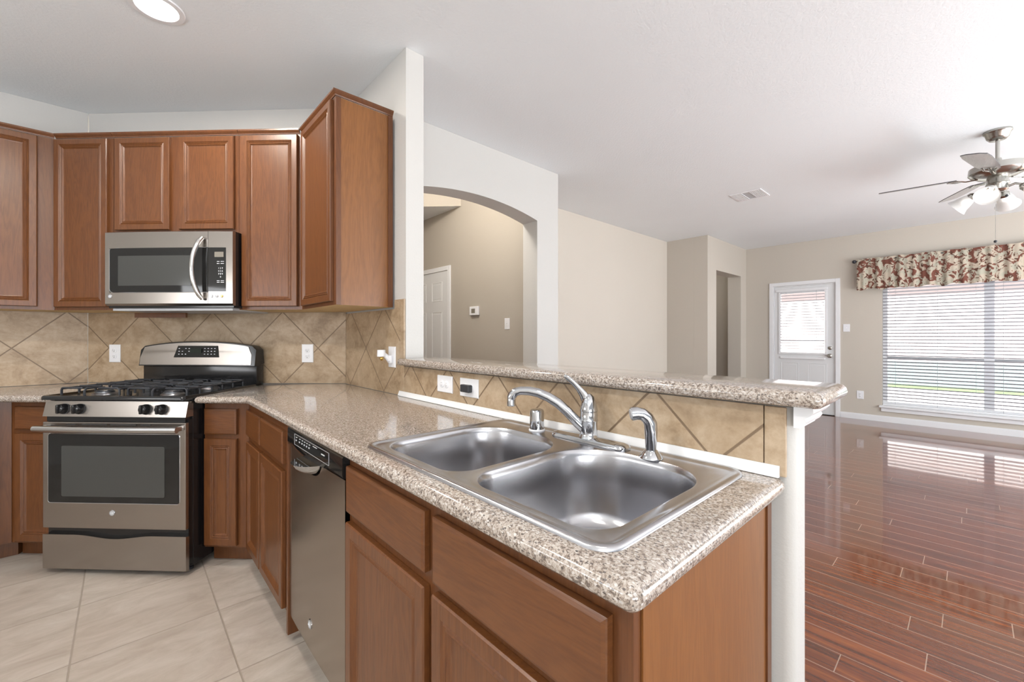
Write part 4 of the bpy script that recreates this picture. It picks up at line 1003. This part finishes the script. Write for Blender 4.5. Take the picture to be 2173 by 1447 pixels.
# ------------------------------------------------------------------ ceiling fan
CX, CY = 4.744, -0.136
fan = thing('ceiling_fan', 'brushed nickel five-blade ceiling fan with glass light shades', 'ceiling fan', (CX, CY, 2.743))
MB().lathe((CX, CY, 2.7425), [(0.075, 0), (0.075, -0.012), (0.066, -0.022), (0.058, -0.050), (0.044, -0.066), (0.020, -0.072)], 32).build('canopy', NICKEL, fan, smooth=True)
MB().lathe((CX, CY, 2.50), [(0.012, 0), (0.012, 0.172)], 16).build('downrod', NICKEL, fan, smooth=True)
MB().lathe((CX, CY, 2.520), [(0.020, 0.020), (0.024, 0.0), (0.030, -0.012), (0.100, -0.022), (0.148, -0.036), (0.152, -0.080), (0.140, -0.096), (0.110, -0.112), (0.070, -0.122), (0.060, -0.124)], 40).build('motor_housing', NICKEL, fan, smooth=True)
MB().lathe((CX, CY, 2.398), [(0.056, 0), (0.058, -0.04), (0.062, -0.048), (0.058, -0.056), (0.054, -0.09), (0.040, -0.104), (0.012, -0.110)], 32).build('switch_housing', NICKEL, fan, smooth=True)
BLADE = wood('fan_blade_finish', (0.30, 0.29, 0.29), (0.40, 0.39, 0.39), grain='x', rough=0.35)
BLADE_EDGE = plain('fan_blade_edge', (0.06, 0.06, 0.065), 0.4)
def rot2(x, y, a): return (CX+x*math.cos(a)-y*math.sin(a), CY+x*math.sin(a)+y*math.cos(a))
for k in range(5):
    a = math.radians(97+72*k)
    b = MB(); ol = [(0.215, -0.050), (0.30, -0.062), (0.56, -0.068), (0.640, -0.062), (0.662, -0.03), (0.662, 0.03), (0.640, 0.062), (0.56, 0.068), (0.30, 0.062), (0.215, 0.050)]
    tl = math.tan(math.radians(-12))
    b.rings([[(*rot2(x, y, a), 2.424+y*tl+dz) for x, y in ol] for dz in (-0.003, 0.003)])
    bb = b.build('blade', [BLADE, BLADE_EDGE], fan)
    for p in bb.data.polygons:
        if abs(p.normal.z) < 0.5: p.material_index = 1
    br = MB(); br.tube([(*rot2(0.10, 0, a), 2.405), (*rot2(0.16, 0.0, a), 2.404), (*rot2(0.21, 0, a), 2.416), (*rot2(0.25, 0, a), 2.4175)], 0.010, 8, flat=0.5)
    for s_ in (-1, 1): br.tube([(*rot2(0.17, 0, a), 2.408), (*rot2(0.215, s_*0.03, a), 2.414), (*rot2(0.26, s_*0.032, a), 2.4165+s_*0.032*tl)], 0.007, 8, flat=0.5)
    br.build('blade_bracket', NICKEL, bb, smooth=True)
for k in range(4):
    a = math.radians(165-90*k)
    ax = Vector((math.cos(a)*0.80, math.sin(a)*0.80, -0.60)).normalized()
    arm = MB().tube([(*rot2(0.045, 0, a), 2.318), (*rot2(0.085, 0, a), 2.330), (*rot2(0.112, 0, a), 2.318), (*rot2(0.122, 0, a), 2.300)], 0.008, 8)
    p0 = Vector((*rot2(0.118, 0, a), 2.306))
    arm.lathe(p0, [(0.012, -0.01), (0.030, 0.008), (0.032, 0.026), (0.028, 0.028)], 16, axis=ax)
    am = arm.build('light_arm', NICKEL, fan, smooth=True)
    sh = MB().lathe(p0+ax*0.024, [(0.026, 0), (0.038, 0.015), (0.046, 0.040), (0.052, 0.070), (0.066, 0.098), (0.070, 0.104), (0.067, 0.102), (0.049, 0.070), (0.043, 0.040), (0.035, 0.016), (0.022, 0.003)], 24, axis=ax, cap=False).build('glass_shade', FROST, am, smooth=True)
    MB().sphere(p0+ax*0.066, 0.019, 14).build('bulb', BULB, am, smooth=True)
for (x, y), zb, nm in (((CX-0.052, CY+0.012), 1.93, 'pull_chain'), ((CX+0.03, CY-0.045), 2.27, 'pull_chain')):
    c = MB().tube([(x, y, 2.335), (x, y, zb)], 0.0013, 6).build(nm, NICKEL, fan)
    MB().sphere((x, y, zb-0.008), 0.010, 10).build('chain_pull', BLACKM, c, smooth=True)
